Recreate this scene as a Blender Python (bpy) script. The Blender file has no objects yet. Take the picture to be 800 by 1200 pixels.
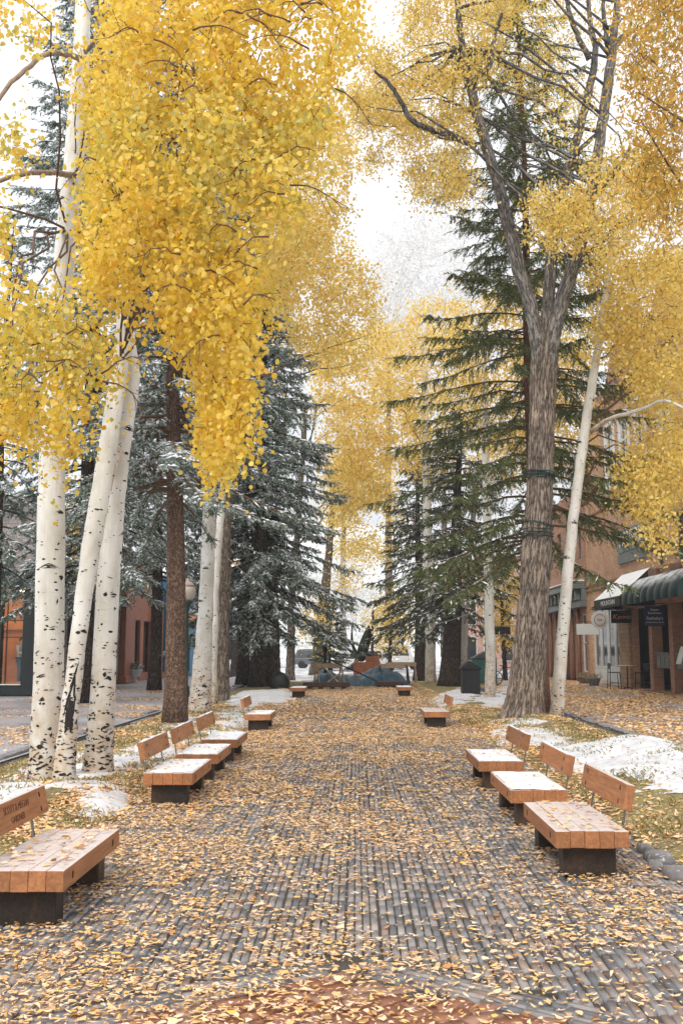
import bpy, math, random
import numpy as np
from mathutils import Vector, noise as mnoise

rng = np.random.default_rng(11)
random.seed(11)
SC = bpy.context.scene
COL = SC.collection
PI = math.pi

# ------------------------------------------------------------------ camera
F = 1167.0
TH = math.atan(161 / F)
PH = math.atan(17 / F * math.cos(TH))
CAM = np.array([0.0, 0.0, 1.7])
c_f = np.array([-math.sin(PH) * math.cos(TH), math.cos(PH) * math.cos(TH), math.sin(TH)])
c_r = np.array([math.cos(PH), math.sin(PH), 0.0])
c_u = np.cross(c_r, c_f)

def ray(px, py):
    px = np.asarray(px, float)[..., None]; py = np.asarray(py, float)[..., None]
    return c_f + (px - 400) / F * c_r - (py - 600) / F * c_u

def W(px, py, d):                       # point seen at photo pixel (px,py), d metres ahead
    v = ray(px, py)
    return CAM + v * (np.asarray(d, float)[..., None] / v[..., 1:2])

def G(px, py, z=0.0):                   # point on the level z seen at photo pixel
    v = ray(px, py)
    return CAM + v * ((z - 1.7) / v[..., 2:3])

cam = bpy.data.objects.new('camera', bpy.data.cameras.new('camera'))
COL.objects.link(cam)
cam.location = CAM
cam.rotation_euler = (PI / 2 + TH, 0, PH)
cam.data.sensor_fit = 'VERTICAL'
cam.data.sensor_height = 36.0
cam.data.sensor_width = 24.0
cam.data.lens = 36.0 * F / 1200.0
cam.data.clip_start = 0.1
cam.data.clip_end = 3000
SC.camera = cam

# ------------------------------------------------------------------ noise in numpy
_H = np.random.default_rng(5).random((256, 256))
def vnoise(x, y, seed=0):
    x = np.asarray(x, float) + seed * 17.3; y = np.asarray(y, float) + seed * 9.1
    xi = np.floor(x).astype(int); yi = np.floor(y).astype(int)
    fx = x - xi; fy = y - yi
    fx = fx * fx * (3 - 2 * fx); fy = fy * fy * (3 - 2 * fy)
    a = _H[xi % 256, yi % 256]; b = _H[(xi + 1) % 256, yi % 256]
    c = _H[xi % 256, (yi + 1) % 256]; d = _H[(xi + 1) % 256, (yi + 1) % 256]
    return (a * (1 - fx) + b * fx) * (1 - fy) + (c * (1 - fx) + d * fx) * fy
def fnoise(x, y, seed=0, oct=4):
    x = np.asarray(x, float); y = np.asarray(y, float)
    s = 0; amp = 0.5
    for k in range(oct):
        s = s + amp * vnoise(x * 2 ** k, y * 2 ** k, seed + k); amp *= 0.5
    return s / (1 - 0.5 ** oct)
def sstep(a, b, x):
    t = np.clip((x - a) / (b - a), 0, 1); return t * t * (3 - 2 * t)
def in_poly(poly, x, y):
    poly = np.asarray(poly, float); c = np.zeros(len(x), bool)
    j = len(poly) - 1
    for i in range(len(poly)):
        xi, yi = poly[i]; xj, yj = poly[j]
        m = ((yi > y) != (yj > y)) & (x < (xj - xi) * (y - yi) / (yj - yi + 1e-12) + xi)
        c ^= m; j = i
    return c
def sample_poly(poly, n, thr=None, sc=45, seed=0):
    poly = np.asarray(poly, float); lo = poly.min(0); hi = poly.max(0)
    out = np.zeros((0, 2))
    for _ in range(60):
        p = lo + rng.random((n * 2, 2)) * (hi - lo)
        m = in_poly(poly, p[:, 0], p[:, 1])
        if thr is not None:
            m &= fnoise(p[:, 0] / sc, p[:, 1] / sc, seed, 3) > thr
        out = np.vstack([out, p[m]])
        if len(out) >= n: break
    return out[:n]

# ------------------------------------------------------------------ objects
def tag(o, label=None, cat=None, group=None, kind=None):
    if label: o['label'] = label
    if cat: o['category'] = cat
    if group: o['group'] = group
    if kind: o['kind'] = kind
    return o
def thing(name, label, cat, loc=(0, 0, 0), rotz=0.0, group=None):
    o = bpy.data.objects.new(name, None); COL.objects.link(o)
    o.empty_display_size = 0.2
    o.location = Vector([float(v) for v in loc]); o.rotation_euler = (0, 0, rotz)
    return tag(o, label, cat, group)
def base_of(o):
    v = np.zeros(3)
    while o is not None:
        v += np.array(o.location); o = o.parent
    return v
def link_mesh(name, me, mats, parent=None, world=True, smooth=False):
    """vertices given in world coordinates unless world=False; stored relative to the thing's base"""
    if parent is not None and world:
        b = base_of(parent)
        n = len(me.vertices); co = np.empty(n * 3, np.float32); me.vertices.foreach_get('co', co)
        co = (co.reshape(-1, 3) - b).astype(np.float32); me.vertices.foreach_set('co', co.ravel())
    for m in (mats if isinstance(mats, (list, tuple)) else [mats]): me.materials.append(m)
    if smooth: me.polygons.foreach_set('use_smooth', np.ones(len(me.polygons), bool))
    me.update()
    o = bpy.data.objects.new(name, me); COL.objects.link(o)
    if parent is not None: o.parent = parent
    return o
def arr_mesh(name, V, faces):
    """V (n,3); faces = list of (m,k) index arrays"""
    me = bpy.data.meshes.new(name)
    me.vertices.add(len(V)); me.vertices.foreach_set('co', np.asarray(V, np.float32).ravel())
    li = np.concatenate([f.ravel() for f in faces]).astype(np.int32)
    tot = np.concatenate([np.full(len(f), f.shape[1]) for f in faces])
    st = np.concatenate([[0], np.cumsum(tot)[:-1]]).astype(np.int32)
    me.loops.add(len(li)); me.polygons.add(len(st))
    me.loops.foreach_set('vertex_index', li)
    me.polygons.foreach_set('loop_start', st)
    me.update(calc_edges=True)
    return me
def shape_mesh(name, V, faces):
    """V (N,k,3), faces list of tuples of local indices -> one mesh of N copies"""
    N, k, _ = V.shape
    off = (np.arange(N) * k)[:, None]
    by = {}
    for f in faces: by.setdefault(len(f), []).append(f)
    out = []
    for ln, fs in by.items():
        out.append((off[:, None, :] + np.array(fs)[None]).reshape(-1, ln))
    return arr_mesh(name, V.reshape(-1, 3), out)

class MB:
    def __init__(s): s.V = []; s.Fc = []; s.M = []; s.UV = []; s.n = 0; s.uvd = False
    def add(s, V, Fc, mat=0, uv=None):
        V = [tuple(map(float, v)) for v in V]
        s.V += V
        for i, f in enumerate(Fc):
            s.Fc.append(tuple(j + s.n for j in f)); s.M.append(mat)
            s.UV.append(uv[i] if uv else None)
        if uv: s.uvd = True
        s.n += len(V); return s
    def box(s, x0, x1, y0, y1, z0, z1, mat=0):
        v = [(x0, y0, z0), (x1, y0, z0), (x1, y1, z0), (x0, y1, z0), (x0, y0, z1), (x1, y0, z1), (x1, y1, z1), (x0, y1, z1)]
        return s.add(v, [(0, 3, 2, 1), (4, 5, 6, 7), (0, 1, 5, 4), (1, 2, 6, 5), (2, 3, 7, 6), (3, 0, 4, 7)], mat)
    def cbox(s, c, h, rot=None, mat=0):            # centre, half sizes, 3x3 rotation
        v = []
        for z in (-1, 1):
            for x, y in ((-1, -1), (1, -1), (1, 1), (-1, 1)): v.append((x * h[0], y * h[1], z * h[2]))
        v = np.array(v)
        if rot is not None: v = v @ np.asarray(rot).T
        return s.add(v + np.asarray(c), [(0, 3, 2, 1), (4, 5, 6, 7), (0, 1, 5, 4), (1, 2, 6, 5), (2, 3, 7, 6), (3, 0, 4, 7)], mat)
    def bar(s, a, b, w, h=None, mat=0, up=(0, 0, 1)):
        a = np.asarray(a, float); b = np.asarray(b, float); h = h or w
        t = b - a; L = np.linalg.norm(t); t /= L
        up = np.asarray(up, float)
        if abs(t @ up) > .95: up = np.array([1., 0, 0])
        x = np.cross(t, up); x /= np.linalg.norm(x); y = np.cross(x, t)
        return s.cbox((a + b) / 2, (w / 2, L / 2, h / 2), np.stack([x, t, y], 1), mat)
    def tube(s, pts, rad, n=8, mat=0, caps=True):
        t = Tube(pts, rad, n); t.into(s, mat, caps); return t
    def lathe(s, prof, n=20, c=(0, 0, 0), mat=0):
        V = []; Fc = []
        for r, z in prof:
            for k in range(n):
                a = 2 * PI * k / n; V.append((c[0] + r * math.cos(a), c[1] + r * math.sin(a), c[2] + z))
        for i in range(len(prof) - 1):
            for k in range(n):
                Fc.append((i * n + k, i * n + (k + 1) % n, (i + 1) * n + (k + 1) % n, (i + 1) * n + k))
        Fc.append(tuple(range(n))[::-1]); Fc.append(tuple((len(prof) - 1) * n + k for k in range(n)))
        return s.add(V, Fc, mat)
    def quad(s, a, b, c, d, mat=0): return s.add([a, b, c, d], [(0, 1, 2, 3)], mat)
    def build(s, name, mats, parent=None, smooth=False, bevel=0, world=True, seg=2):
        me = bpy.data.meshes.new(name); me.from_pydata(s.V, [], s.Fc)
        me.polygons.foreach_set('material_index', np.array(s.M, np.int32))
        if s.uvd:
            uvl = me.uv_layers.new(name='UVMap'); flat = []
            for f, u in zip(s.Fc, s.UV):
                for k in range(len(f)): flat += (list(u[k]) if u else [0.0, 0.0])
            uvl.data.foreach_set('uv', np.array(flat, np.float32))
        o = link_mesh(name, me, mats, parent, world, smooth)
        if bevel:
            b = o.modifiers.new('bevel', 'BEVEL'); b.width = bevel; b.segments = seg; b.limit_method = 'ANGLE'
        return o

def catmull(P, n):
    P = np.asarray(P, float)
    if len(P) < 3:
        t = np.linspace(0, 1, n)[:, None]; return P[0] * (1 - t) + P[-1] * t
    Q = np.vstack([2 * P[0] - P[1], P, 2 * P[-1] - P[-2]])
    out = []
    T = np.linspace(0, len(P) - 1 - 1e-9, n)
    for t in T:
        i = int(t); u = t - i
        p0, p1, p2, p3 = Q[i], Q[i + 1], Q[i + 2], Q[i + 3]
        out.append(.5 * (2 * p1 + (p2 - p0) * u + (2 * p0 - 5 * p1 + 4 * p2 - p3) * u * u + (3 * p1 - p0 - 3 * p2 + p3) * u ** 3))
    return np.array(out)

class Tube:
    def __init__(s, pts, rad, n=8, disp=None, uo=0):
        P = np.asarray(pts, float); s.P = P; s.n = n
        s.R = np.full(len(P), float(rad)) if np.isscalar(rad) else np.asarray(rad, float)
        T = np.gradient(P, axis=0); T /= np.linalg.norm(T, axis=1)[:, None] + 1e-9
        X = np.zeros_like(P); x = np.array([1., 0, 0])
        if abs(T[0] @ x) > .9: x = np.array([0, 1., 0])
        for i in range(len(P)):
            x = x - T[i] * (x @ T[i]); x /= np.linalg.norm(x); X[i] = x
        s.T = T; s.X = X; s.Y = np.cross(T, X)
        s.S = np.concatenate([[0], np.cumsum(np.linalg.norm(np.diff(P, axis=0), axis=1))])
        s.disp = disp; s.uo = uo
    def at(s, d):
        i = np.clip(np.searchsorted(s.S, d) - 1, 0, len(s.P) - 2); t = (d - s.S[i]) / (s.S[i + 1] - s.S[i] + 1e-9)
        L = lambda A: A[i] * (1 - t) + A[i + 1] * t
        return L(s.P), L(s.R), L(s.X), L(s.Y), L(s.T)
    def surf(s, d, a, off=0.0):
        p, r, x, y, _ = s.at(d)
        return p + (r + off) * (x * math.cos(a) + y * math.sin(a))
    def into(s, mb, mat=0, caps=True):
        n = s.n; a = np.arange(n) * 2 * PI / n
        V = s.P[:, None] + s.R[:, None, None] * (s.X[:, None] * np.cos(a)[None, :, None] + s.Y[:, None] * np.sin(a)[None, :, None])
        if s.disp is not None:
            D = s.disp(s.S[:, None] + 0 * a[None], a[None] + 0 * s.S[:, None])
            V = V + (D[..., None]) * (s.X[:, None] * np.cos(a)[None, :, None] + s.Y[:, None] * np.sin(a)[None, :, None])
        Fc = []; UV = []; ru = float(s.R[len(s.R) // 3])
        for i in range(len(s.P) - 1):
            for k in range(n):
                k2 = (k + 1) % n
                Fc.append((i * n + k, i * n + k2, (i + 1) * n + k2, (i + 1) * n + k))
                u0 = a[k] * ru + s.uo; u1 = (a[k] + 2 * PI / n) * ru + s.uo
                UV.append(((u0, s.S[i]), (u1, s.S[i]), (u1, s.S[i + 1]), (u0, s.S[i + 1])))
        if caps:
            Fc.append(tuple(range(n))[::-1]); UV.append(tuple((0, 0) for _ in range(n)))
            e = (len(s.P) - 1) * n
            Fc.append(tuple(e + k for k in range(n))); UV.append(tuple((0, s.S[-1]) for _ in range(n)))
        mb.add(V.reshape(-1, 3), Fc, mat, UV)

def px_tube(pts, n=8, res=None, jit=0, disp=None, uo=0, flare=None):
    """pts: (px, py, depth, width in photo px)"""
    A = np.array(pts, float)
    P = W(A[:, 0], A[:, 1], A[:, 2]); R = A[:, 3] / 2 * A[:, 2] / F
    res = res or max(8, 6 * len(A))
    Q = catmull(np.hstack([P, R[:, None]]), res)
    P, R = Q[:, :3], np.maximum(Q[:, 3], .004)
    if flare:
        h = P[:, 2] - P[0, 2]; R = R * (1 + flare[0] * np.exp(-h / flare[1]))
    if jit:
        P[1:-1, 0] += (rng.random(res - 2) - .5) * jit; P[1:-1, 2] += (rng.random(res - 2) - .5) * jit
    return Tube(P, R, n, disp, uo)

# ------------------------------------------------------------------ materials
def srgb(r, g, b):
    f = lambda c: (c / 255 / 12.92) if c / 255 <= .04045 else ((c / 255 + .055) / 1.055) ** 2.4
    return (f(r), f(g), f(b), 1)
class NT:
    def __init__(s, name):
        s.m = bpy.data.materials.new(name); s.m.use_nodes = True
        s.t = s.m.node_tree; s.t.nodes.clear(); s.out = s.t.nodes.new('ShaderNodeOutputMaterial')
    def n(s, typ, **kw):
        nd = s.t.nodes.new('ShaderNode' + typ)
        for k, v in kw.items():
            if k in nd.inputs: s.set(nd.inputs[k], v)
            else: setattr(nd, k, v)
        return nd
    def set(s, sock, v):
        if isinstance(v, bpy.types.NodeSocket): s.t.links.new(v, sock)
        elif isinstance(v, bpy.types.Node): s.t.links.new(v.outputs[0], sock)
        else: sock.default_value = v
    def ramp(s, fac, stops, mode='LINEAR'):
        nd = s.t.nodes.new('ShaderNodeValToRGB'); e = nd.color_ramp.elements; nd.color_ramp.interpolation = mode
        while len(e) < len(stops): e.new(.5)
        for el, (p, c) in zip(e, stops):
            el.position = p; el.color = c if len(c) == 4 else (*c, 1)
        s.set(nd.inputs[0], fac); return nd.outputs[0]
    def mix(s, fac, a, b, mode='MIX'):
        nd = s.t.nodes.new('ShaderNodeMix'); nd.data_type = 'RGBA'; nd.blend_type = mode
        s.set(nd.inputs[0], fac); s.set(nd.inputs[6], a); s.set(nd.inputs[7], b); return nd.outputs[2]
    def math(s, op, a, b=0.0, c=None):
        nd = s.t.nodes.new('ShaderNodeMath'); nd.operation = op; s.set(nd.inputs[0], a); s.set(nd.inputs[1], b)
        if c is not None: s.set(nd.inputs[2], c)
        return nd.outputs[0]
    def coord(s, kind='Object', scale=(1, 1, 1), rot=(0, 0, 0)):
        tc = s.n('TexCoord'); mp = s.n('Mapping'); s.set(mp.inputs[0], tc.outputs[kind])
        mp.inputs['Scale'].default_value = scale; mp.inputs['Rotation'].default_value = rot; return mp.outputs[0]
    def wpos(s, scale=(1, 1, 1)):
        g = s.n('NewGeometry'); mp = s.n('Mapping'); s.set(mp.inputs[0], g.outputs['Position']); mp.inputs['Scale'].default_value = scale
        return mp.outputs[0]
    def noise(s, vec, scale, detail=4, rough=.55, out=0):
        nd = s.n('TexNoise', Vector=vec, Scale=scale, Detail=detail, Roughness=rough); return nd.outputs[out]
    def vor(s, vec, scale, feature='F1', out=0, rnd=1.0):
        nd = s.t.nodes.new('ShaderNodeTexVoronoi'); nd.feature = feature; s.set(nd.inputs['Vector'], vec); nd.inputs['Scale'].default_value = scale
        nd.inputs['Randomness'].default_value = rnd; return nd.outputs[out]
    def bump(s, h, strength=.3, dist=.02):
        nd = s.n('Bump', Height=h, Strength=strength, Distance=dist); return nd.outputs[0]
    def pbsdf(s, col, rough=.6, bump=None, spec=.4, metal=0, **kw):
        nd = s.n('BsdfPrincipled'); s.set(nd.inputs['Base Color'], col); s.set(nd.inputs['Roughness'], rough)
        s.set(nd.inputs['Specular IOR Level'], spec); s.set(nd.inputs['Metallic'], metal)
        if bump is not None: s.set(nd.inputs['Normal'], bump)
        for k, v in kw.items(): s.set(nd.inputs[k], v)
        return nd
    def done(s, sh): s.set(s.out.inputs[0], sh); return s.m

def m_plain(name, col, rough=.6, var=.25, scale=6, bump=.15, spec=.35, metal=0, wear=None):
    t = NT(name); v = t.coord()
    nz = t.noise(v, scale, 6, .65); n2 = t.noise(v, scale * 5, 3)
    d = tuple(c * (1 - var) for c in col[:3]) + (1,); l = tuple(min(1, c * (1 + var * .6)) for c in col[:3]) + (1,)
    c = t.ramp(nz, [(.3, d), (.7, l)])
    if wear: c = t.mix(t.ramp(n2, [(.58, (0, 0, 0, 1)), (.7, (1, 1, 1, 1))]), c, wear)
    return t.done(t.pbsdf(c, t.math('MULTIPLY_ADD', n2, .25, rough - .12), t.bump(n2, bump, .01), spec, metal))

def m_leaf(name, stops, trans=.55, rough=.55):
    t = NT(name); g = t.n('NewGeometry')
    c = t.ramp(g.outputs['Random Per Island'], stops)
    big = t.noise(t.wpos(), .9, 3)
    c = t.mix(1.0, c, t.ramp(big, [(.25, (.90, .91, .86, 1)), (.75, (1.0, 1.0, 1.0, 1))]), 'MULTIPLY')
    d = t.n('BsdfDiffuse', Color=c); tr = t.n('BsdfTranslucent', Color=c)
    m1 = t.n('MixShader'); m1.inputs[0].default_value = trans; t.set(m1.inputs[1], d); t.set(m1.inputs[2], tr)
    gl = t.n('BsdfGlossy', Roughness=rough); gl.inputs[0].default_value = (1, 1, 1, 1)
    m2 = t.n('MixShader'); m2.inputs[0].default_value = .04; t.set(m2.inputs[1], m1); t.set(m2.inputs[2], gl)
    return t.done(m2)

def lin(*a): return (*a, 1)
M = {}
M['leaf_gold'] = m_leaf('aspen_leaf', [(0, lin(.68, .52, .07)), (.1, lin(.86, .60, .05)), (.35, lin(.93, .70, .10)), (.6, lin(.90, .62, .05)), (.86, lin(.95, .76, .20)), (.97, lin(.84, .46, .03))])
M['leaf_olive'] = m_leaf('aspen_leaf_fading_green', [(0, lin(.50, .47, .12)), (.4, lin(.74, .60, .12)), (1, lin(.92, .70, .12))])
M['leaf_cotton'] = m_leaf('cottonwood_leaf', [(0, lin(.66, .48, .08)), (.3, lin(.92, .74, .24)), (.7, lin(.90, .64, .12)), (1, lin(.76, .44, .05))])
M['leaf_far'] = m_leaf('distant_yellow_leaf', [(0, lin(.68, .50, .10)), (.3, lin(.94, .75, .26)), (.7, lin(.92, .65, .13)), (1, lin(.84, .50, .07))])
M['leaf_amber'] = m_leaf('amber_leaf', [(0, lin(.42, .24, .04)), (.4, lin(.80, .44, .07)), (.8, lin(.86, .54, .12)), (1, lin(.60, .40, .10))])
M['leaf_willow'] = m_leaf('narrow_cottonwood_leaf', [(0, lin(.30, .26, .06)), (.35, lin(.66, .40, .05)), (.75, lin(.80, .48, .06)), (1, lin(.55, .25, .03))])
M['litter'] = m_leaf('fallen_leaf', [(0, lin(.20, .09, .04)), (.07, lin(.60, .28, .08)), (.13, lin(.42, .24, .12)), (.25, lin(.82, .48, .24)), (.5, lin(.90, .66, .48)), (.72, lin(.84, .52, .25)), (.88, lin(.88, .54, .13)), (1, lin(.92, .76, .62))], .1, .35)
M['frost_twig'] = m_leaf('frosted_twig', [(0, lin(.45, .40, .38)), (.4, lin(.80, .78, .78)), (1, lin(.92, .90, .90))], .2)

def m_needle(name, a, b, frost):
    t = NT(name); g = t.n('NewGeometry'); r = g.outputs['Random Per Island']
    c = t.ramp(r, [(0, a), (.8, b), (1, b)])
    if frost > 0:
        # snow dust lies on the upper sides and on the outer needles
        sep = t.n('SeparateXYZ'); t.set(sep.inputs[0], g.outputs['Normal'])
        up = t.math('ABSOLUTE', sep.outputs[2])
        nz = t.noise(t.wpos(), 2.2, 4, .7)
        f = t.math('MULTIPLY', t.ramp(up, [(.25, (0, 0, 0, 1)), (.75, (1, 1, 1, 1))]), t.ramp(nz, [(.62 - frost * .4, (0, 0, 0, 1)), (.75 - frost * .3, (1, 1, 1, 1))]))
        c = t.mix(f, c, lin(.82, .85, .88))
    d = t.pbsdf(c, .6, None, .3)
    tr = t.n('BsdfTranslucent', Color=c); mx = t.n('MixShader'); mx.inputs[0].default_value = .2
    t.set(mx.inputs[1], d); t.set(mx.inputs[2], tr)
    return t.done(mx)
M['needle_green'] = m_needle('spruce_needle', lin(.07, .10, .035), lin(.17, .20, .075), .16)
M['needle_dark'] = m_needle('dark_spruce_needle', lin(.045, .065, .03), lin(.11, .125, .06), .2)  # darker green needle colour of the dark spruces
M['needle_blue'] = m_needle('snow_dusted_spruce_needle', lin(.038, .070, .042), lin(.12, .175, .11), .60)

def m_aspen():
    t = NT('aspen_bark'); uv = t.n('UVMap'); 
    def mp(sc):
        m = t.n('Mapping'); t.set(m.inputs[0], uv.outputs[0]); m.inputs['Scale'].default_value = sc; return m.outputs[0]
    sep = t.n('SeparateXYZ'); t.set(sep.inputs[0], uv.outputs[0])
    big = t.noise(mp((1.5, .6, 1)), 2.5, 5, .6)
    base = t.ramp(big, [(.25, lin(.47, .44, .38)), (.5, lin(.66, .64, .59)), (.75, lin(.78, .775, .75))])
    # vertical smooth streaks and fine horizontal lines of the papery bark
    st = t.noise(mp((9, .5, 1)), 3, 4); base = t.mix(t.ramp(st, [(.5, (0, 0, 0, 1)), (.75, (.5, .5, .5, 1))]), base, lin(.50, .47, .40))
    ln = t.noise(mp((2.2, 42, 1)), 1.6, 5, .7)
    base = t.mix(t.ramp(ln, [(.60, (0, 0, 0, 1)), (.70, (.55, .55, .55, 1))]), base, lin(.28, .22, .15))
    # rough tan bark close to the ground
    low = t.math('MULTIPLY', t.ramp(t.math('MULTIPLY', sep.outputs[1], .45), [(0, (1, 1, 1, 1)), (1, (0, 0, 0, 1))]), t.ramp(t.noise(mp((3, 2.5, 1)), 2.2, 4), [(.35, (.15, .15, .15, 1)), (.6, (1, 1, 1, 1))]))
    base = t.mix(low, base, lin(.46, .33, .21))
    # black lenticels
    sp = t.vor(mp((11, 24, 1)), 1.0); dn = t.noise(mp((2, 1.2, 1)), 1.6, 3)
    thr = t.math('ADD', t.math('MULTIPLY_ADD', dn, .5, -.06), t.math('MULTIPLY', low, .10))
    k = t.math('LESS_THAN', sp, thr)
    k2 = t.math('LESS_THAN', t.vor(mp((5, 9.5, 1)), 1.0), t.math('MULTIPLY_ADD', t.noise(mp((1.5, .5, 1)), 1.8, 2), .36, -.08))
    kk = t.math('MAXIMUM', t.math('MULTIPLY', k, t.math('GREATER_THAN', t.noise(mp((3, 3, 1)), 2, 2), t.math('MULTIPLY_ADD', low, -.14, .54))), t.math('MULTIPLY', k2, t.math('GREATER_THAN', t.noise(mp((1.5, 1.1, 1)), 2, 2), t.math('MULTIPLY_ADD', low, -.12, .56))))
    c = t.mix(kk, base, lin(.022, .02, .018))
    h = t.math('SUBTRACT', ln, t.math('MULTIPLY', kk, .6))
    return t.done(t.pbsdf(c, .7, t.bump(h, .35, .012), .25))
M['aspen_bark'] = m_aspen()
M['scar'] = m_plain('bark_scar', lin(.022, .02, .019), .85, .4, 30, .5)
def m_bark(name, dark, light, sx, sy, frost=0, rough=.9):
    t = NT(name); uv = t.n('UVMap')
    def mp(sc):
        m = t.n('Mapping'); t.set(m.inputs[0], uv.outputs[0]); m.inputs['Scale'].default_value = sc; return m.outputs[0]
    wob = t.noise(mp((3, 3, 1)), 2, 3, out=1)
    vv = t.n('VectorMath', operation='MULTIPLY_ADD'); t.set(vv.inputs[0], wob); vv.inputs[1].default_value = (.5, .5, 0); t.set(vv.inputs[2], mp((sx, sy, 1)))
    cr = t.vor(vv.outputs[0], 1.0, 'DISTANCE_TO_EDGE')
    fine = t.noise(mp((sx * 2, sy * 2, 1)), 2.5, 6, .7)
    pl = t.ramp(fine, [(.3, tuple(.6 * a + .4 * b for a, b in zip(dark, light))), (.7, light)])
    c = t.mix(t.ramp(cr, [(.0, (0, 0, 0, 1)), (.22, (1, 1, 1, 1))]), dark, pl)
    if frost: c = t.mix(t.ramp(t.noise(mp((14, 14, 1)), 2, 4), [(.66 - frost * .1, (0, 0, 0, 1)), (.72, (.7, .7, .7, 1))]), c, lin(.8, .82, .84))
    h = t.math('ADD', t.ramp(cr, [(0, (0, 0, 0, 1)), (.3, (1, 1, 1, 1))]), t.math('MULTIPLY', fine, .6))
    return t.done(t.pbsdf(c, rough, t.bump(h, .9, .03), .2))
def m_furrow(name, dark, mid, light, sx, sy, frost=0):
    t = NT(name); uv = t.n('UVMap')
    def mp(sc):
        m = t.n('Mapping'); t.set(m.inputs[0], uv.outputs[0]); m.inputs['Scale'].default_value = sc; return m.outputs[0]
    n1 = t.noise(mp((sx, sy, 1)), 1.0, 3, .6); n2 = t.noise(mp((sx * 2.3, sy * 2.6, 1)), 1.0, 5, .65)
    rg = t.math('ABSOLUTE', t.math('SUBTRACT', n1, .5)); rg2 = t.math('ABSOLUTE', t.math('SUBTRACT', n2, .5))
    h = t.math('ADD', t.ramp(rg, [(0, (0, 0, 0, 1)), (.10, (1, 1, 1, 1))]), t.math('MULTIPLY', t.ramp(rg2, [(0, (0, 0, 0, 1)), (.14, (1, 1, 1, 1))]), .7))
    c = t.ramp(t.math('MULTIPLY', h, .59), [(.1, dark), (.55, mid), (1, light)])
    big = t.noise(mp((2, .5, 1)), 1.5, 4); c = t.mix(.8, c, t.ramp(big, [(.3, (.62, .62, .64, 1)), (.7, (1.25, 1.18, 1.12, 1))]), 'MULTIPLY')
    if frost: c = t.mix(t.ramp(t.noise(mp((14, 14, 1)), 2, 4), [(.66 - frost * .1, (0, 0, 0, 1)), (.72, (.7, .7, .7, 1))]), c, lin(.8, .82, .84))
    return t.done(t.pbsdf(c, .9, t.bump(h, 1.0, .035), .2))
M['cotton_bark'] = m_furrow('cottonwood_bark', lin(.065, .052, .042), lin(.34, .275, .22), lin(.64, .54, .45), 13, 1.6, .15)
M['limb_bark'] = m_furrow('cottonwood_limb_bark', lin(.07, .068, .066), lin(.28, .265, .25), lin(.54, .52, .49), 13, 2.0, .5)
M['spruce_bark'] = m_furrow('spruce_bark', lin(.10, .06, .04), lin(.26, .16, .11), lin(.44, .32, .24), 17, 7, .35)
M['red_bark'] = m_bark('reddish_spruce_bark', lin(.12, .05, .03), lin(.36, .18, .11), 28, 20, .1)
M['dark_bark'] = m_furrow('dark_bark', lin(.022, .017, .014), lin(.07, .055, .045), lin(.17, .135, .11), 12, 3.5, .1)
M['grey_bark'] = m_furrow('grey_brown_bark', lin(.07, .055, .045), lin(.24, .19, .15), lin(.42, .36, .30), 10, 2.2, .1)
M['limb_tan'] = m_plain('tan_limb', lin(.30, .215, .15), .8, .45, 14, .4)
M['twig'] = m_plain('twig', lin(.13, .07, .04), .8, .4, 20)
M['snow'] = None
def m_snow(name, lo=lin(.80, .82, .85), hi=lin(.92, .93, .95), dirt=0):
    t = NT(name); v = t.wpos(); n1 = t.noise(v, 3, 5); n2 = t.noise(v, 60, 3)
    c = t.ramp(n1, [(.3, lo), (.7, hi)])
    if dirt: c = t.mix(t.ramp(t.noise(v, 9, 6, .7), [(.50, (0, 0, 0, 1)), (.68, (dirt, dirt, dirt, 1))]), c, lin(.38, .31, .24))
    return t.done(t.pbsdf(c, .55, t.bump(t.math('ADD', n1, t.math('MULTIPLY', n2, .3)), .4, .02), .3, **{'Subsurface Weight': .0}))
M['snow'] = m_snow('snow'); M['snow_dirty'] = m_snow('trodden_snow', lin(.56, .57, .60), lin(.76, .77, .79), dirt=.75)
# ================================================================== GROUND
def strip_z(x, y):
    x = np.asarray(x, float); y = np.asarray(y, float); a = np.abs(x)
    e = sstep(2.42, 2.85, a + .25 * (vnoise(x * .3 + 9, y * 1.1, 3) - .5)) * (1 - sstep(4.8, 5.15, a)) * sstep(3.5, 5, y) * (1 - sstep(52, 54, y))
    z = e * (.03 + .09 * fnoise(x * .9, y * .55, 2) + .02 * fnoise(x * 5, y * 5, 4))
    z = z + .30 * np.exp(-(((x - 4.25) / .75) ** 2 + ((y - 15.2) / 1.7) ** 2) * 1.0) * e
    z = z + .12 * np.exp(-(((x + 3.4) / .5) ** 2 + ((y - 11.4) / .9) ** 2)) * e
    z = z + .16 * np.exp(-(((x - 4.1) / .8) ** 2 + ((y - 22.6) / 1.6) ** 2)) * e
    return z - .012

def grid_sheet(name, x0, x1, y0, y1, nx, ny, zf, mat, kind='structure', ys=None):
    xs = np.linspace(x0, x1, nx); ys = np.linspace(y0, y1, ny) if ys is None else ys; ny = len(ys)
    X, Y = np.meshgrid(xs, ys); Z = zf(X, Y)
    V = np.stack([X, Y, Z], -1).reshape(-1, 3)
    i = np.arange(ny - 1)[:, None] * nx + np.arange(nx - 1)[None]
    Fq = np.stack([i, i + 1, i + nx + 1, i + nx], -1).reshape(-1, 4)
    o = link_mesh(name, arr_mesh(name, V, [Fq]), mat, None, True, True)
    return tag(o, kind=kind)

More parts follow.
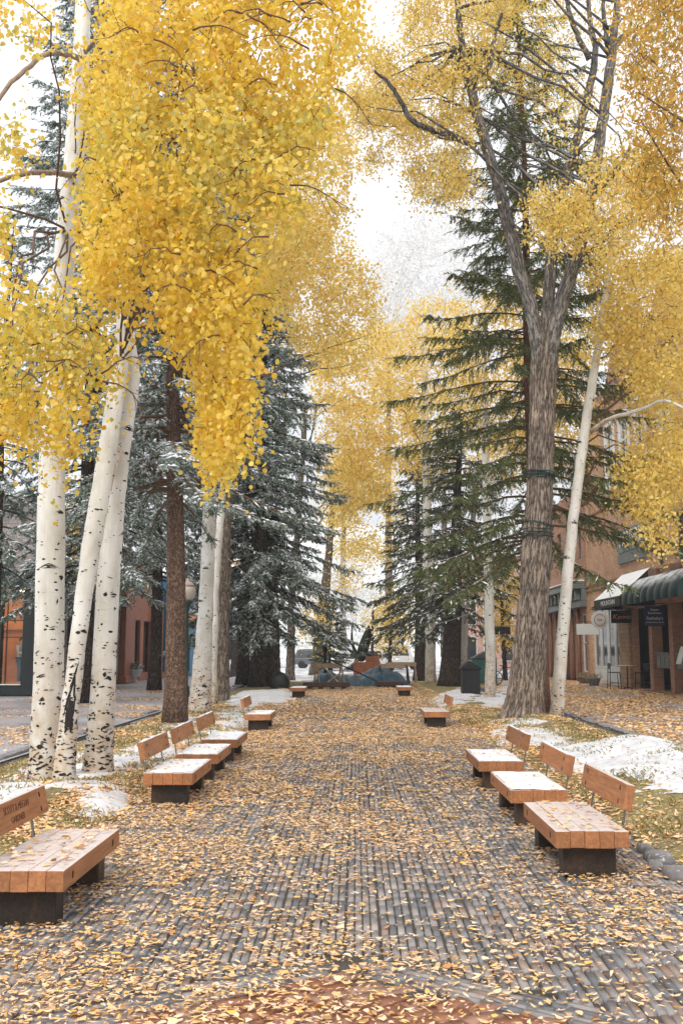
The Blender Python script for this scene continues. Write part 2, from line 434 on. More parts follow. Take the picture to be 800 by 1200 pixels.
# far ground and car park
t = NT('wet_snowy_ground'); v = t.wpos(); n = t.noise(v, .12, 6, .6)
t.c = t.ramp(n, [(.35, lin(.34, .34, .35)), (.6, lin(.74, .75, .77))])
M['ground_far'] = t.done(t.pbsdf(t.c, .5, t.bump(t.noise(v, 3, 4), .3, .03)))
o = grid_sheet('ground', -1200, 1200, -60, 1500, 2, 2, lambda x, y: x * 0 - .06, M['ground_far'])
t = NT('slushy_asphalt'); v = t.wpos((1, .25, 1)); n = t.noise(v, .5, 6, .6)
t.c = t.ramp(n, [(.38, lin(.16, .16, .17)), (.52, lin(.62, .63, .65)), (.7, lin(.8, .81, .83))])
M['slush'] = t.done(t.pbsdf(t.c, .35, t.bump(t.noise(v, 8, 4), .3, .02)))
grid_sheet('car_park', -40, 40, 62, 130, 2, 2, lambda x, y: x * 0 - .02, M['slush'])

# side streets: wet pavers sprinkled with leaves
def m_street(name, wet, leafy, tint):
    t = NT(name); v = t.wpos()
    br = t.n('TexBrick', Vector=v, Scale=1.0); br.offset = .5
    br.inputs['Brick Width'].default_value = .22; br.inputs['Row Height'].default_value = .11; br.inputs['Mortar Size'].default_value = .006
    br.inputs['Color1'].default_value = tint[0]; br.inputs['Color2'].default_value = tint[1]; br.inputs['Mortar'].default_value = lin(.05, .05, .055)
    big = t.noise(v, .35, 5, .6); c = t.mix(.75, br.outputs[0], t.ramp(big, [(.3, (.75, .75, .78, 1)), (.7, (1.15, 1.12, 1.1, 1))]), 'MULTIPLY')
    lf = t.vor(t.wpos((1, .8, 1)), 11.0, 'F1'); lc = t.vor(t.wpos((1, .8, 1)), 11.0, 'F1', 1)
    band = t.noise(t.wpos((.5, 1.0, 1)), .55, 5, .65)
    msk = t.math('LESS_THAN', lf, t.math('MULTIPLY_ADD', band, 1.1, leafy - .55))
    hsv = t.n('SeparateColor'); t.set(hsv.inputs[0], lc)
    lcol = t.ramp(hsv.outputs[0], [(0, lin(.50, .28, .08)), (.5, lin(.72, .46, .20)), (1, lin(.70, .56, .38))])
    c = t.mix(msk, c, lcol)
    r = t.mix(msk, t.ramp(big, [(.3, (wet, wet, wet, 1)), (.7, (wet + .25,) * 3 + (1,))]), (.6, .6, .6, 1))
    return t.done(t.pbsdf(c, r, t.bump(t.math('ADD', br.outputs[1], t.math('MULTIPLY', t.noise(v, 25, 4), .6)), .35, .01), .5))
M['street_l'] = m_street('wet_grey_pavers', .22, .02, (lin(.38, .37, .39), lin(.50, .485, .50)))
M['street_r'] = m_street('leafy_pavers', .4, .30, (lin(.24, .225, .22), lin(.33, .30, .29)))
grid_sheet('side_street_left', -16, -5.5, 2, 62, 2, 2, lambda x, y: x * 0 - .03, M['street_l'])
grid_sheet('side_street_right', 5.7, 16, 2, 62, 2, 2, lambda x, y: x * 0 - .03, M['street_r'])
# runnels along both strips: a dark wet channel between rows of flat stones
M['runnel'] = m_plain('dark_wet_stone', lin(.035, .033, .03), .25, .4, 5, .4)
M['stone'] = m_plain('edging_stone', lin(.20, .19, .19), .6, .45, 4, .6, wear=lin(.5, .5, .52))
for sx in (-1, 1):
    a, b = sorted((sx * 5.05, sx * 5.75))
    grid_sheet('runnel', a, b, 3, 58, 2, 2, lambda x, y: x * 0 - .045, M['runnel'])
mbs = MB()
for sx in (-1, 1):
    for xx in (5.12, 5.68):
        y = 5.0
        while y < 56:
            L = random.uniform(.35, .8)
            if random.random() < .55:
                mbs.box(sx * xx - .09, sx * xx + .09, y, y + L - .03, -.05, random.uniform(-.02, .03))
            y += L
o = mbs.build('runnel_edging', M['stone'], bevel=.02); tag(o, kind='structure')

# brick path (individual pavers on a dark bed)
M['mortar'] = m_plain('dark_bedding_sand', lin(.075, .065, .055), .7, .4, 12, .3)
grid_sheet('path_bed', -3.0, 3.0, 2.0, 54, 2, 2, lambda x, y: x * 0 - .016, M['mortar'])
t = NT('slate_grey_paver'); g = t.n('NewGeometry'); v = t.wpos()
c = t.ramp(g.outputs['Random Per Island'], [(0, lin(.10, .105, .115)), (.3, lin(.18, .182, .19)), (.6, lin(.26, .245, .24)), (.85, lin(.32, .275, .25)), (1, lin(.24, .165, .13))])
c = t.mix(.7, c, t.ramp(t.noise(v, 1.2, 5), [(.3, (.7, .72, .76, 1)), (.7, (1.2, 1.15, 1.12, 1))]), 'MULTIPLY')
M['paver'] = t.done(t.pbsdf(c, t.math('MULTIPLY_ADD', t.noise(v, 2.2, 4), .6, .08), t.bump(t.noise(v, 55, 5, .7), .5, .006), .5))
t = NT('red_brick_paver'); g = t.n('NewGeometry'); v = t.wpos()
c = t.ramp(g.outputs['Random Per Island'], [(0, lin(.20, .075, .04)), (.5, lin(.30, .13, .075)), (1, lin(.30, .18, .13))])
c = t.mix(.6, c, t.ramp(t.noise(v, 4, 5), [(.3, (.7, .7, .72, 1)), (.7, (1.2, 1.2, 1.2, 1))]), 'MULTIPLY')
M['red_paver'] = t.done(t.pbsdf(c, t.math('MULTIPLY_ADD', t.noise(v, 3, 4), .6, .1), t.bump(t.noise(v, 50, 5, .7), .5, .006), .5))
def paver_boxes(cx, cy, ang, L, Wd):
    n = len(cx); e = .004
    h = rng.uniform(-.0025, .003, n); tx = rng.normal(0, .008, n); ty = rng.normal(0, .014, n)
    loc = []
    for (sx, sy) in ((-1, -1), (1, -1), (1, 1), (-1, 1)): loc.append((sx * 1.0, sy * 1.0, 0, 0))
    V = np.zeros((n, 8, 3)); ca, sa = np.cos(ang), np.sin(ang)
    for k, (sx, sy, _, _) in enumerate(loc):
        for lay, (inset, z) in enumerate(((0, -.02), (e, 0.0))):
            lx = sx * (L / 2 - inset); ly = sy * (Wd / 2 - inset)
            V[:, lay * 4 + k, 0] = cx + lx * ca - ly * sa
            V[:, lay * 4 + k, 1] = cy + lx * sa + ly * ca
            V[:, lay * 4 + k, 2] = z + h + (tx * lx / .1 * .1 + ty * ly if lay else 0)
    return V
PF = [(4, 5, 6, 7), (0, 1, 5, 4), (1, 2, 6, 5), (2, 3, 7, 6), (3, 0, 4, 7)]
# red diamond at the bottom, a diagonal grey band round it, courses of four along the path elsewhere
def diamond(x, y): return (y - 5.62) + .72 * np.abs(x + .07)
bw, bl, gap = .045, .222, .007
cx, cy, an = [], [], []
col = 0; x = -2.95
yr = {}
while x < 2.95:
    blk = int((x + 3) / (4 * (bw + gap)))
    if blk not in yr: yr[blk] = rng.uniform(0, bl)
    ys = np.arange(3.2 + yr[blk], 34, bl + gap * 1.6)
    cx += [x] * len(ys); cy += list(ys); an += [PI / 2] * len(ys); x += bw + gap * .7 + (.012 if int((x + bw + gap + 3) / (4 * (bw + gap))) != blk else 0)
cx, cy, an = map(np.array, (cx, cy, an))
k = diamond(cx, cy) > .34
V1 = paver_boxes(cx[k], cy[k] + rng.normal(0, .003, k.sum()), an[k] + rng.normal(0, .012, k.sum()), bl, bw)
VV = [V1]
for sg in (-1, 1):                       # diagonal band
    A = math.atan(.72) * -sg; d = np.array([math.cos(A), math.sin(A)]); nrm = np.array([-d[1], d[0]])
    for r in range(5):
        s = np.arange(0.05, 3.4, bl + gap) + rng.uniform(0, .2)
        p = np.array([-.07, 5.62]) + sg * d * s[:, None] + nrm * (.03 + r * (bw + gap))
        kk = (sg * (p[:, 0] + .07) > .02 + r * .0) & (diamond(p[:, 0], p[:, 1]) < .37) & (diamond(p[:, 0], p[:, 1]) > 0)
        VV.append(paver_boxes(p[kk, 0], p[kk, 1], np.full(kk.sum(), A), bl, bw))
o = link_mesh('brick_path', shape_mesh('brick_path', np.concatenate(VV), PF), M['paver']); tag(o, kind='structure')
A = math.atan(.72); rl, rw = .2, .098
uu, ww = np.meshgrid(np.arange(-14, 15), np.arange(-28, 29))
uu = uu + .5 * (ww % 2)
lx = uu.ravel() * (rl + .01); ly = ww.ravel() * (rw + .01)
qx = -.07 + lx * math.cos(A) - ly * math.sin(A); qy = 4.6 + lx * math.sin(A) + ly * math.cos(A)
k = (diamond(qx, qy) < -.035) & (qy > 3.0)
o = link_mesh('red_brick_inset', shape_mesh('red_brick_inset', paver_boxes(qx[k], qy[k], np.full(k.sum(), A), rl, rw), PF), M['red_paver']); tag(o, kind='structure')
# the far half of the path, too far off to show single pavers
M['street_p'] = m_street('leafy_path_pavers', .4, .25, (lin(.24, .225, .22), lin(.33, .30, .29)))
grid_sheet('path_far_end', -3.0, 3.0, 33.9, 56, 2, 2, lambda x, y: x * 0 - .004, M['street_p'])

# planting strips
t = NT('mossy_soil'); v = t.wpos(); n = t.noise(v, 1.3, 6, .65); n2 = t.noise(v, 14, 5, .7); n3 = t.noise(v, 3.2, 4)
c = t.ramp(n, [(.3, lin(.15, .115, .075)), (.45, lin(.24, .195, .10)), (.58, lin(.26, .225, .09)), (.72, lin(.34, .28, .19))])
c = t.mix(.65, c, t.ramp(n2, [(.3, (.55, .55, .5, 1)), (.7, (1.35, 1.3, 1.25, 1))]), 'MULTIPLY')
c = t.mix(t.ramp(t.math('MULTIPLY', t.vor(v, 16), t.ramp(n3, [(.3, (2, 2, 2, 1)), (.7, (.6, .6, .6, 1))])), [(.25, (.8, .8, .8, 1)), (.32, (0, 0, 0, 1))]), c, lin(.66, .45, .20))
M['soil'] = t.done(t.pbsdf(c, .85, t.bump(t.math('ADD', n2, t.math('MULTIPLY', n, .5)), .8, .05), .2))
yy = np.concatenate([np.arange(3.5, 26, .12), np.arange(26, 55, .35)])
for nm, a, b in (('planting_strip_left', -5.05, -2.35), ('planting_strip_right', 2.35, 5.05)):
    grid_sheet(nm, a, b, 0, 0, 30, 0, strip_z, M['soil'], ys=yy)

def ground_z(x, y):
    a = np.abs(x)
    return np.where((a > 2.4) & (a < 5.05), strip_z(x, y), np.where(a < 2.4, 0.004, -.028))

# snow lying in patches (outlined on the ground, irregular edge, a few cm thick)
def snow_patch(poly_px, thick, label_mat='snow_dirty', cut=.45, sc=2.2):
    P = np.array(poly_px, float); Wd = G(P[:, 0], P[:, 1], .05)[:, :2]
    lo = Wd.min(0) - .15; hi = Wd.max(0) + .15
    nx = int(np.clip((hi[0] - lo[0]) / .05, 12, 110)); ny = int(np.clip((hi[1] - lo[1]) / .08, 12, 150))
    xs = np.linspace(lo[0], hi[0], nx); ys = np.linspace(lo[1], hi[1], ny); X, Y = np.meshgrid(xs, ys)
    # distance to the outline
    D = np.full(X.shape, 1e9); q = Wd
    for i in range(len(q)):
        a, b = q[i - 1], q[i]; ab = b - a
        tt = np.clip(((X - a[0]) * ab[0] + (Y - a[1]) * ab[1]) / (ab @ ab + 1e-9), 0, 1)
        D = np.minimum(D, np.hypot(X - a[0] - tt * ab[0], Y - a[1] - tt * ab[1]))
    ins = in_poly(Wd, X.ravel(), Y.ravel()).reshape(X.shape); D = np.where(ins, D, -D)
    h = np.tanh((D + .12) * 2.2) + (fnoise(X * sc, Y * sc * .7, 6) - cut) * 2.6 - .25
    Z = ground_z(X, Y) + np.clip(h, -.3, 1) * thick + .006 * fnoise(X * 9, Y * 9, 3) - .022 * sstep(.55, .72, fnoise(X * 7, Y * 5, 23, 3))
    ok = h > -.12
    V = np.stack([X, Y, Z], -1).reshape(-1, 3)
    i = np.arange(ny - 1)[:, None] * nx + np.arange(nx - 1)[None]
    keep = (ok[:-1, :-1] & ok[1:, :-1] & ok[:-1, 1:] & ok[1:, 1:])
    Fq = np.stack([i, i + 1, i + nx + 1, i + nx], -1)[keep]
    if len(Fq) == 0: return
    us, inv = np.unique(Fq, return_inverse=True)
    o = link_mesh('snow_patch', arr_mesh('snow_patch', V[us], [inv.reshape(-1, 4)]), M[label_mat], None, True, True)
    tag(o, kind='stuff')
for poly, th, cut in (
    ([(650, 897), (672, 882), (700, 874), (745, 871), (810, 884), (830, 930), (800, 920), (760, 912), (715, 904), (680, 906)], .05, .22),
    ([(562, 866), (590, 846), (640, 855), (700, 866), (705, 880), (650, 880), (600, 876)], .035, .46),
    ([(556, 822), (596, 792), (604, 792), (604, 825), (575, 830)], .03, .38),
    ([(500, 818), (540, 806), (556, 812), (550, 824), (520, 826)], .03, .5),
    ([(-30, 945), (10, 912), (50, 898), (56, 918), (40, 930), (0, 950)], .04, .34),
    ([(80, 912), (98, 883), (168, 888), (172, 902), (140, 916), (150, 940), (100, 955), (80, 930)], .04, .34),
    ([(150, 882), (178, 868), (210, 868), (206, 886), (170, 905), (140, 912)], .04, .36),
    ([(180, 862), (200, 846), (235, 838), (240, 852), (215, 866)], .03, .42),
    ([(240, 868), (262, 832), (292, 828), (296, 842), (276, 858), (255, 874)], .04, .36),
    ([(272, 824), (290, 811), (335, 809), (342, 818), (322, 824), (290, 828)], .05, .28),
    ([(655, 960), (690, 950), (720, 955), (700, 965)], .012, .55),
):
    snow_patch(poly, th, 'snow_dirty', cut)

# ------------------------------------------------------------------ leaves on the ground
def leaf_litter(name, P, L, aspect, tilt, mat, zoff=.006):
    n = len(P); a = rng.uniform(0, 2 * PI, n)
    nm = np.stack([rng.normal(0, tilt, n), rng.normal(0, tilt, n), np.ones(n)], 1); nm /= np.linalg.norm(nm, axis=1)[:, None]
    tg = np.stack([np.cos(a), np.sin(a), 0 * a], 1); tg -= nm * (tg * nm).sum(1)[:, None]; tg /= np.linalg.norm(tg, axis=1)[:, None]
    b = np.cross(nm, tg); L = L[:, None]; w = L * aspect[:, None] / 2; fold = (rng.normal(0.12, .26, n))[:, None] * w; curl = rng.normal(.03, .09, n)[:, None] * L; skw = rng.normal(0, .16, n)[:, None]
    C = P + np.array([0, 0, 1]) * (zoff + rng.uniform(0, .012, n))[:, None]
    V = np.stack([C - tg * L / 2 + nm * curl + b * w * skw * 2, C - tg * L * (.18 + skw * .4) + b * w + nm * fold, C + tg * L * .20 + b * w * (.72 + skw) + nm * fold, C + tg * L / 2 + nm * curl * .6 + b * w * skw * 3,
                  C + tg * L * .22 - b * w * (.7 - skw) + nm * fold, C - tg * L * (.14 - skw * .4) - b * w + nm * fold], 1)
    zmin = V[:, :, 2].min(1); V[:, :, 2] += np.maximum(0, P[:, 2] + .003 - zmin)[:, None]
    o = link_mesh(name, shape_mesh(name, V, [(0, 3, 2, 1), (0, 5, 4, 3)]), mat)
    return tag(o, kind='stuff')
def scatter(n, x0, x1, y0, y1, dens):
    out = np.zeros((0, 2))
    while len(out) < n:
        p = np.stack([rng.uniform(x0, x1, n), rng.uniform(y0, y1, n)], 1)
        p = p[rng.random(n) < dens(p[:, 0], p[:, 1])]; out = np.vstack([out, p])
    return out[:n]
def dens_path(x, y):
    d = .17 + .85 * sstep(.36, .66, .55 * fnoise(x * 1.3, y * .8, 8, 4) + .45 * fnoise(x * 4, y * 3, 18, 3))
    d = d * (1 + .6 * sstep(.3, 1.7, -x) + .5 * sstep(7.5, 5, y)) * (1 - .55 * sstep(.9, .2, np.abs(x - .35)) * sstep(11, 6, y))
    d = np.where(diamond(x, y) < .1, d * .85, d)
    d = d * (1 + .3 * sstep(13, 24, y)) * (1 - .35 * (y < 7) * (x > .8))
    return np.clip(d, 0, 1)
def put(p): return np.column_stack([p, ground_z(p[:, 0], p[:, 1])])
p = scatter(36000, -3.2, 3.2, 3.6, 11, dens_path); n = len(p)
leaf_litter('fallen_leaves', put(p), rng.uniform(.022, .060, n) * rng.choice([.7, 1, 1.15], n), rng.choice([.22, .3, .42, .75], n, p=[.32, .36, .2, .12]), .11, M['litter'])
p = scatter(44000, -3.2, 3.0, 11, 24, dens_path); n = len(p)
leaf_litter('fallen_leaves', put(p), rng.uniform(.028, .066, n), rng.uniform(.3, .8, n), .11, M['litter'])
p = scatter(24000, -3.2, 3.0, 24, 48, lambda x, y: .25 + .75 * sstep(.3, .6, fnoise(x, y * .5, 8, 4))); n = len(p)
leaf_litter('fallen_leaves', put(p), rng.uniform(.05, .095, n), rng.uniform(.4, .8, n), .15, M['litter'])
p = scatter(14000, 2.4, 5.1, 4, 30, lambda x, y: .15 + .85 * sstep(.42, .62, fnoise(x * 1.5, y * 1.1, 5, 4))); n = len(p)
p2 = scatter(14000, -5.1, -2.4, 4, 30, lambda x, y: .12 + .85 * sstep(.42, .62, fnoise(x * 1.5, y * 1.1, 7, 4)))
pp = np.vstack([p, p2]); n = len(pp)
keep = ~((np.abs(pp[:, 0] - 4.2) < .9) & (np.abs(pp[:, 1] - 15.2) < 2.2) & (rng.random(n) < .80)); pp = pp[keep]; n = len(pp)
leaf_litter('fallen_leaves', put(pp), rng.uniform(.04, .08, n), rng.uniform(.3, .8, n), .25, M['litter'], .012)
p = scatter(26000, 5.8, 12.2, 14, 56, lambda x, y: .12 + .9 * sstep(.34, .56, fnoise(x * .45, y * .35, 9, 4)) * (.35 + .65 * sstep(24, 36, y))); n = len(p)
leaf_litter('fallen_leaves', put(p), rng.uniform(.07, .13, n), rng.uniform(.4, .8, n), .15, M['litter'])
p = scatter(6000, -11.8, -5.6, 14, 48, lambda x, y: .02 + .9 * sstep(.52, .66, fnoise(x * .25, y * .45, 12, 4))); n = len(p)
leaf_litter('fallen_leaves', put(p), rng.uniform(.06, .11, n), rng.uniform(.4, .8, n), .15, M['litter'])
# dry grass on the strips
def grass(name, n, region, h0, h1, mat):
    p = scatter(n, *region, lambda x, y: sstep(.47, .62, fnoise(x * 1.6, y * 1.2, 15, 4)) + .01)
    P = put(p); a = rng.uniform(0, 2 * PI, n); h = rng.uniform(h0, h1, n)[:, None]; w = .004 + P[:, 1:2] * .00018
    d = np.stack([np.cos(a), np.sin(a), 0 * a], 1); s = np.stack([-np.sin(a), np.cos(a), 0 * a], 1)
    lean = rng.uniform(.3, 1.2, n)[:, None]
    V = np.stack([P - s * w, P + s * w, P + d * h * lean * .5 + s * w * .6 + [0, 0, 1] * h * .7, P + d * h * lean + [0, 0, 1] * h * .85], 1)
    o = link_mesh(name, shape_mesh(name, V, [(0, 1, 2), (0, 2, 3)]), mat); tag(o, kind='stuff')
M['grass'] = m_leaf('autumn_grass', [(0, lin(.20, .19, .05)), (.4, lin(.27, .23, .08)), (.8, lin(.38, .29, .13)), (1, lin(.5, .42, .24))], .3)
grass('grass', 9000, (2.45, 5.0, 5, 28), .03, .09, M['grass'])
grass('grass', 9000, (-5.0, -2.45, 5, 28), .03, .09, M['grass'])

# ================================================================== BENCHES
def m_wood(name, a, b, frost=True, top_rough=.6):
    t = NT(name); v = t.coord('Object', (1, 1, 1)); g = t.n('NewGeometry')
    oi = t.n('ObjectInfo')
    ad = t.n('VectorMath', operation='ADD'); t.set(ad.inputs[0], v); cmb = t.n('CombineXYZ'); t.set(cmb.inputs[1], t.math('MULTIPLY', oi.outputs['Random'], 40)); t.set(ad.inputs[1], cmb.outputs[0])
    mp = t.n('Mapping'); t.set(mp.inputs[0], ad.outputs[0]); mp.inputs['Scale'].default_value = (22, 1.4, 22)
    gr = t.noise(mp.outputs[0], 2.2, 7, .65); nz = t.noise(ad.outputs[0], 5, 5)
    c = t.ramp(gr, [(.28, a), (.7, b)])
    c = t.mix(.7, c, t.ramp(nz, [(.3, (.75, .72, .7, 1)), (.7, (1.12, 1.1, 1.08, 1))]), 'MULTIPLY')
    isl = t.ramp(g.outputs['Random Per Island'], [(0, (.74, .72, .70, 1)), (1, (1.10, 1.06, 1.02, 1))]); c = t.mix(.8, c, isl, 'MULTIPLY')
    stn = t.noise(ad.outputs[0], 2.3, 5, .7); c = t.mix(t.ramp(stn, [(.52, (0, 0, 0, 1)), (.72, (.55, .55, .55, 1))]), c, lin(.16, .085, .05))
    ob = t.ramp(oi.outputs['Random'], [(0, (.82, .80, .78, 1)), (.5, (1, 1, 1, 1)), (1, (1.06, 1.0, .92, 1))]); c = t.mix(1.0, c, ob, 'MULTIPLY')
    if frost:
        sep = t.n('SeparateXYZ'); t.set(sep.inputs[0], g.outputs['Normal'])
        frost_top = True
        f = t.math('MULTIPLY', t.ramp(sep.outputs[2], [(.55, (0, 0, 0, 1)), (.9, (1, 1, 1, 1))]), t.ramp(t.noise(ad.outputs[0], 14, 6, .7), [(.30, (.55, .55, .55, 1)), (.55, (.97, .97, .97, 1))]))
        c = t.mix(f, c, lin(.62, .56, .54))
    return t.done(t.pbsdf(c, t.math('MULTIPLY_ADD', nz, .3, top_rough - .2), t.bump(gr, .35, .006), .35))
M['bench_wood'] = m_wood('oiled_redwood', lin(.28, .110, .044), lin(.52, .25, .115))
M['bench_leg'] = m_wood('dark_leg_timber', lin(.012, .010, .009), lin(.05, .036, .027), False)
M['steel'] = m_plain('weathered_steel_post', lin(.22, .22, .20), .5, .3, 10, .2, metal=.6)
M['black'] = m_plain('bolt_hole', lin(.01, .009, .008), .7, .2, 10)
M['carved'] = m_plain('carved_letter_recess', lin(.15, .055, .028), .8, .3, 40)

_txt = {}
def text_mesh(s, size, ext=0.0, align='CENTER', shear=0.0, spacing=1.0):
    cu = bpy.data.curves.new('lettering', 'FONT'); cu.body = s; cu.size = size; cu.extrude = ext; cu.align_x = align; cu.align_y = 'CENTER'; cu.shear = shear
    cu.space_character = spacing; cu.resolution_u = 3
    o = bpy.data.objects.new('lettering', cu); COL.objects.link(o)
    dg = bpy.context.evaluated_depsgraph_get(); dg.update()
    me = bpy.data.meshes.new_from_object(o.evaluated_get(dg))
    bpy.data.objects.remove(o); bpy.data.curves.remove(cu); me.materials.clear()
    return me
def lettering(s, size, mat, parent, origin, xdir, ydir, ext=.002, sx=1.0, sy=1.0, name='lettering', shear=0.0):
    """text centred at origin (world), running along xdir with ydir up"""
    me = text_mesh(s, size, ext, shear=shear)
    n = len(me.vertices); co = np.empty(n * 3, np.float32); me.vertices.foreach_get('co', co); co = co.reshape(-1, 3)
    x = np.array(xdir, float); x /= np.linalg.norm(x); y = np.array(ydir, float); y /= np.linalg.norm(y); z = np.cross(x, y)
    P = np.asarray(origin, float) + co[:, :1] * sx * x + co[:, 1:2] * sy * y + co[:, 2:3] * z
    me.vertices.foreach_set('co', P.astype(np.float32).ravel())
    return link_mesh(name, me, mat, parent)

def snow_sheet(x0, x1, y0, y1, z, th, parent, seed, cover=.3):
    nx, ny = 26, 56; X, Y = np.meshgrid(np.linspace(x0, x1, nx), np.linspace(y0, y1, ny))
    D = np.minimum(np.minimum(X - x0, x1 - X), np.minimum(Y - y0, y1 - Y))
    h = np.tanh(D * 24) - .55 + (fnoise(X * 5, Y * 4, seed, 5) - cover) * 2.4
    Z = z + np.clip(h, -.1, 1) * th + .004 * fnoise(X * 30, Y * 30, seed) - .0015
    ok = h > -.03; i = np.arange(ny - 1)[:, None] * nx + np.arange(nx - 1)[None]
    keep = ok[:-1, :-1] & ok[1:, :-1] & ok[:-1, 1:] & ok[1:, 1:]
    Fq = np.stack([i, i + 1, i + nx + 1, i + nx], -1)[keep]; V = np.stack([X, Y, Z], -1).reshape(-1, 3)
    us, inv = np.unique(Fq, return_inverse=True)
    return link_mesh('snow', arr_mesh('snow', V[us], [inv.reshape(-1, 4)]), M['snow'], parent, False, True)

BG = 'timber benches along the brick path'
def bench(label, side, y, snow=None, back=True, words=None, shift=.18, L=1.45, seed=0, cover=.3, rot=0.0):
    """side -1 left of the path, +1 right; local +x points away from the path"""
    r = thing('timber_bench', label, 'bench', (side * 2.07 if side < 0 else 1.765, y + L / 2, 0), 0 if side > 0 else PI, BG)
    r.rotation_euler[2] += rot
    Wd = .55; z0, z1 = .225, .35; nb = 5; w = Wd / nb
    mb = MB()
    for k in range(nb):
        x0 = -Wd / 2 + k * w
        e0, e1 = random.uniform(-.006, .006), random.uniform(-.006, .006)
        mb.box(x0 + .0008, x0 + w - .0008, -L / 2 + e0, L / 2 + e1, z0 + random.uniform(-.003, .003), z1 + random.uniform(-.003, .002))
    seat = mb.build('seat', M['bench_wood'], r, bevel=.004, world=False)
    for s in (-1, 1):
        for yy in (-L * .36, L * .36): bh = MB(); bh.cbox((s * (Wd / 2 + .001), yy, (z0 + z1) / 2), (.002, .009, .022)); bh.build('bolt_hole', M['black'], seat, world=False)
    for s in (-1, 1):
        lb = MB(); yc = s * (L / 2 - .20)
        lb.box(-.20, .20, yc - .09, yc + .09, -.01, z0 - .004)
        lb.build('leg', M['bench_leg'], r, bevel=.008, world=False)
    if snow is not None:
        snow_sheet(-Wd / 2 + .012, Wd / 2 - .012, -L / 2 + .012, L / 2 - .012, z1, .010, r, 20 + seed, cover + .02)
    if back:
        sg = side                                           # far end of the plank, in local y
        y0 = -L / 2 + shift * sg; th = math.radians(12)
        Rm = np.array([[math.cos(th), 0, math.sin(th)], [0, 1, 0], [-math.sin(th), 0, math.cos(th)]])
        pl = MB(); c0 = np.array([Wd / 2 + .06, shift * sg, .565])
        pl.cbox((0, 0, 0), (.035, L / 2, .1))
        bo = pl.build('backrest', M['bench_wood'], r, bevel=.008, world=False)
        bo.location = c0; bo.rotation_euler = (0, th, 0)
        for yy in (-L / 2 + .17, L / 2 - .17):
            for zz in (-.055, .05): hb = MB(); hb.cbox((-.0355, yy, zz), (.003, .008, .017), rot=[[1, 0, 0], [0, .97, .25], [0, -.25, .97]]); hb.build('bolt_hole', M['black'], bo, world=False)
        if snow is not None:
            snow_sheet(-.03, .03, -L / 2 + .01, L / 2 - .01, .1, .012, bo, 40 + seed, .25)
        if words:
            for s, zz, sz in words:
                me = text_mesh(s, sz, .0012)
                n = len(me.vertices); co = np.empty(n * 3, np.float32); me.vertices.foreach_get('co', co); co = co.reshape(-1, 3)
                P = np.column_stack([np.full(n, -.0362) - co[:, 2], -co[:, 0] - (.05 if side < 0 else 0), zz + co[:, 1] * 1.1]).astype(np.float32)
                me.vertices.foreach_set('co', P.ravel())
                link_mesh('lettering', me, M['carved'], bo, False)
        for yy in (-L / 2 + .2, L / 2 - .2):
            ps = MB(); ps.bar((Wd / 2 + .03, yy + shift * sg, .20), (Wd / 2 + .092, yy + shift * sg, .53), .03, .012)
            ps.build('back_post', M['steel'], r, world=False)
    return r
NAMES = [('SCOTT & MEGAN', .035, .066), ('GARDNER', -.042, .06)]
bench('redwood bench with carved lettering on its backrest, nearest on the left, cut by the frame', -1, 6.34, words=NAMES, seed=1, shift=.05)
bench('snow topped bench beside the three aspens, second from the front on the left', -1, 11.22, snow=1, seed=2, cover=.38)
bench('white snow covered bench between two others, third from the front on the left', -1, 13.2, snow=1, seed=3, cover=.22)
bench('snow covered bench with snowy backrest, fourth from the front on the left', -1, 15.35, snow=1, seed=4, cover=.22)
bench('small distant bench seen end on, left of the path by the snow bank', -1, 21.25, snow=1, seed=5, cover=.45)
bench('tiny dark far bench at the left end of the path by the timber ledge', -1, 35.8, back=False, seed=6, snow=1, cover=.4)
bench('frosted redwood bench with leaves on its seat, nearest on the right', 1, 7.75, seed=7)
bench('snow topped bench just behind the nearest one on the right', 1, 9.95, snow=1, seed=8, cover=.24, shift=.12)
bench('snow topped bench farthest of the three together on the right', 1, 12.45, snow=1, seed=9, cover=.24, shift=.12)
bench('lone redwood bench with dark legs on the right, left of the big cottonwood trunk', 1, 22.2, seed=10)
bench('tiny dark far bench at the right end of the path by the spruces', 1, 36.6, back=False, seed=11, snow=1, cover=.45)
# leaves lying on the two nearest seats
q = np.vstack([np.column_stack([rng.uniform(-2.32, -1.84, 90), rng.uniform(6.45, 7.75, 90)]), np.column_stack([rng.uniform(1.53, 2.0, 70), rng.uniform(7.8, 9.15, 70)]),
               *[np.column_stack([rng.uniform(s * 2.06 - .24, s * 2.06 + .24, 22) if s < 0 else rng.uniform(1.53, 2.0, 22), rng.uniform(y + .08, y + 1.37, 22)]) for s, y in ((-1, 11.22), (-1, 13.2), (-1, 15.35), (1, 9.95), (1, 12.45))]])
leaf_litter('fallen_leaves', np.column_stack([q, np.full(len(q), .357)]), rng.uniform(.04, .075, len(q)), rng.uniform(.3, .6, len(q)), .15, M['litter'])

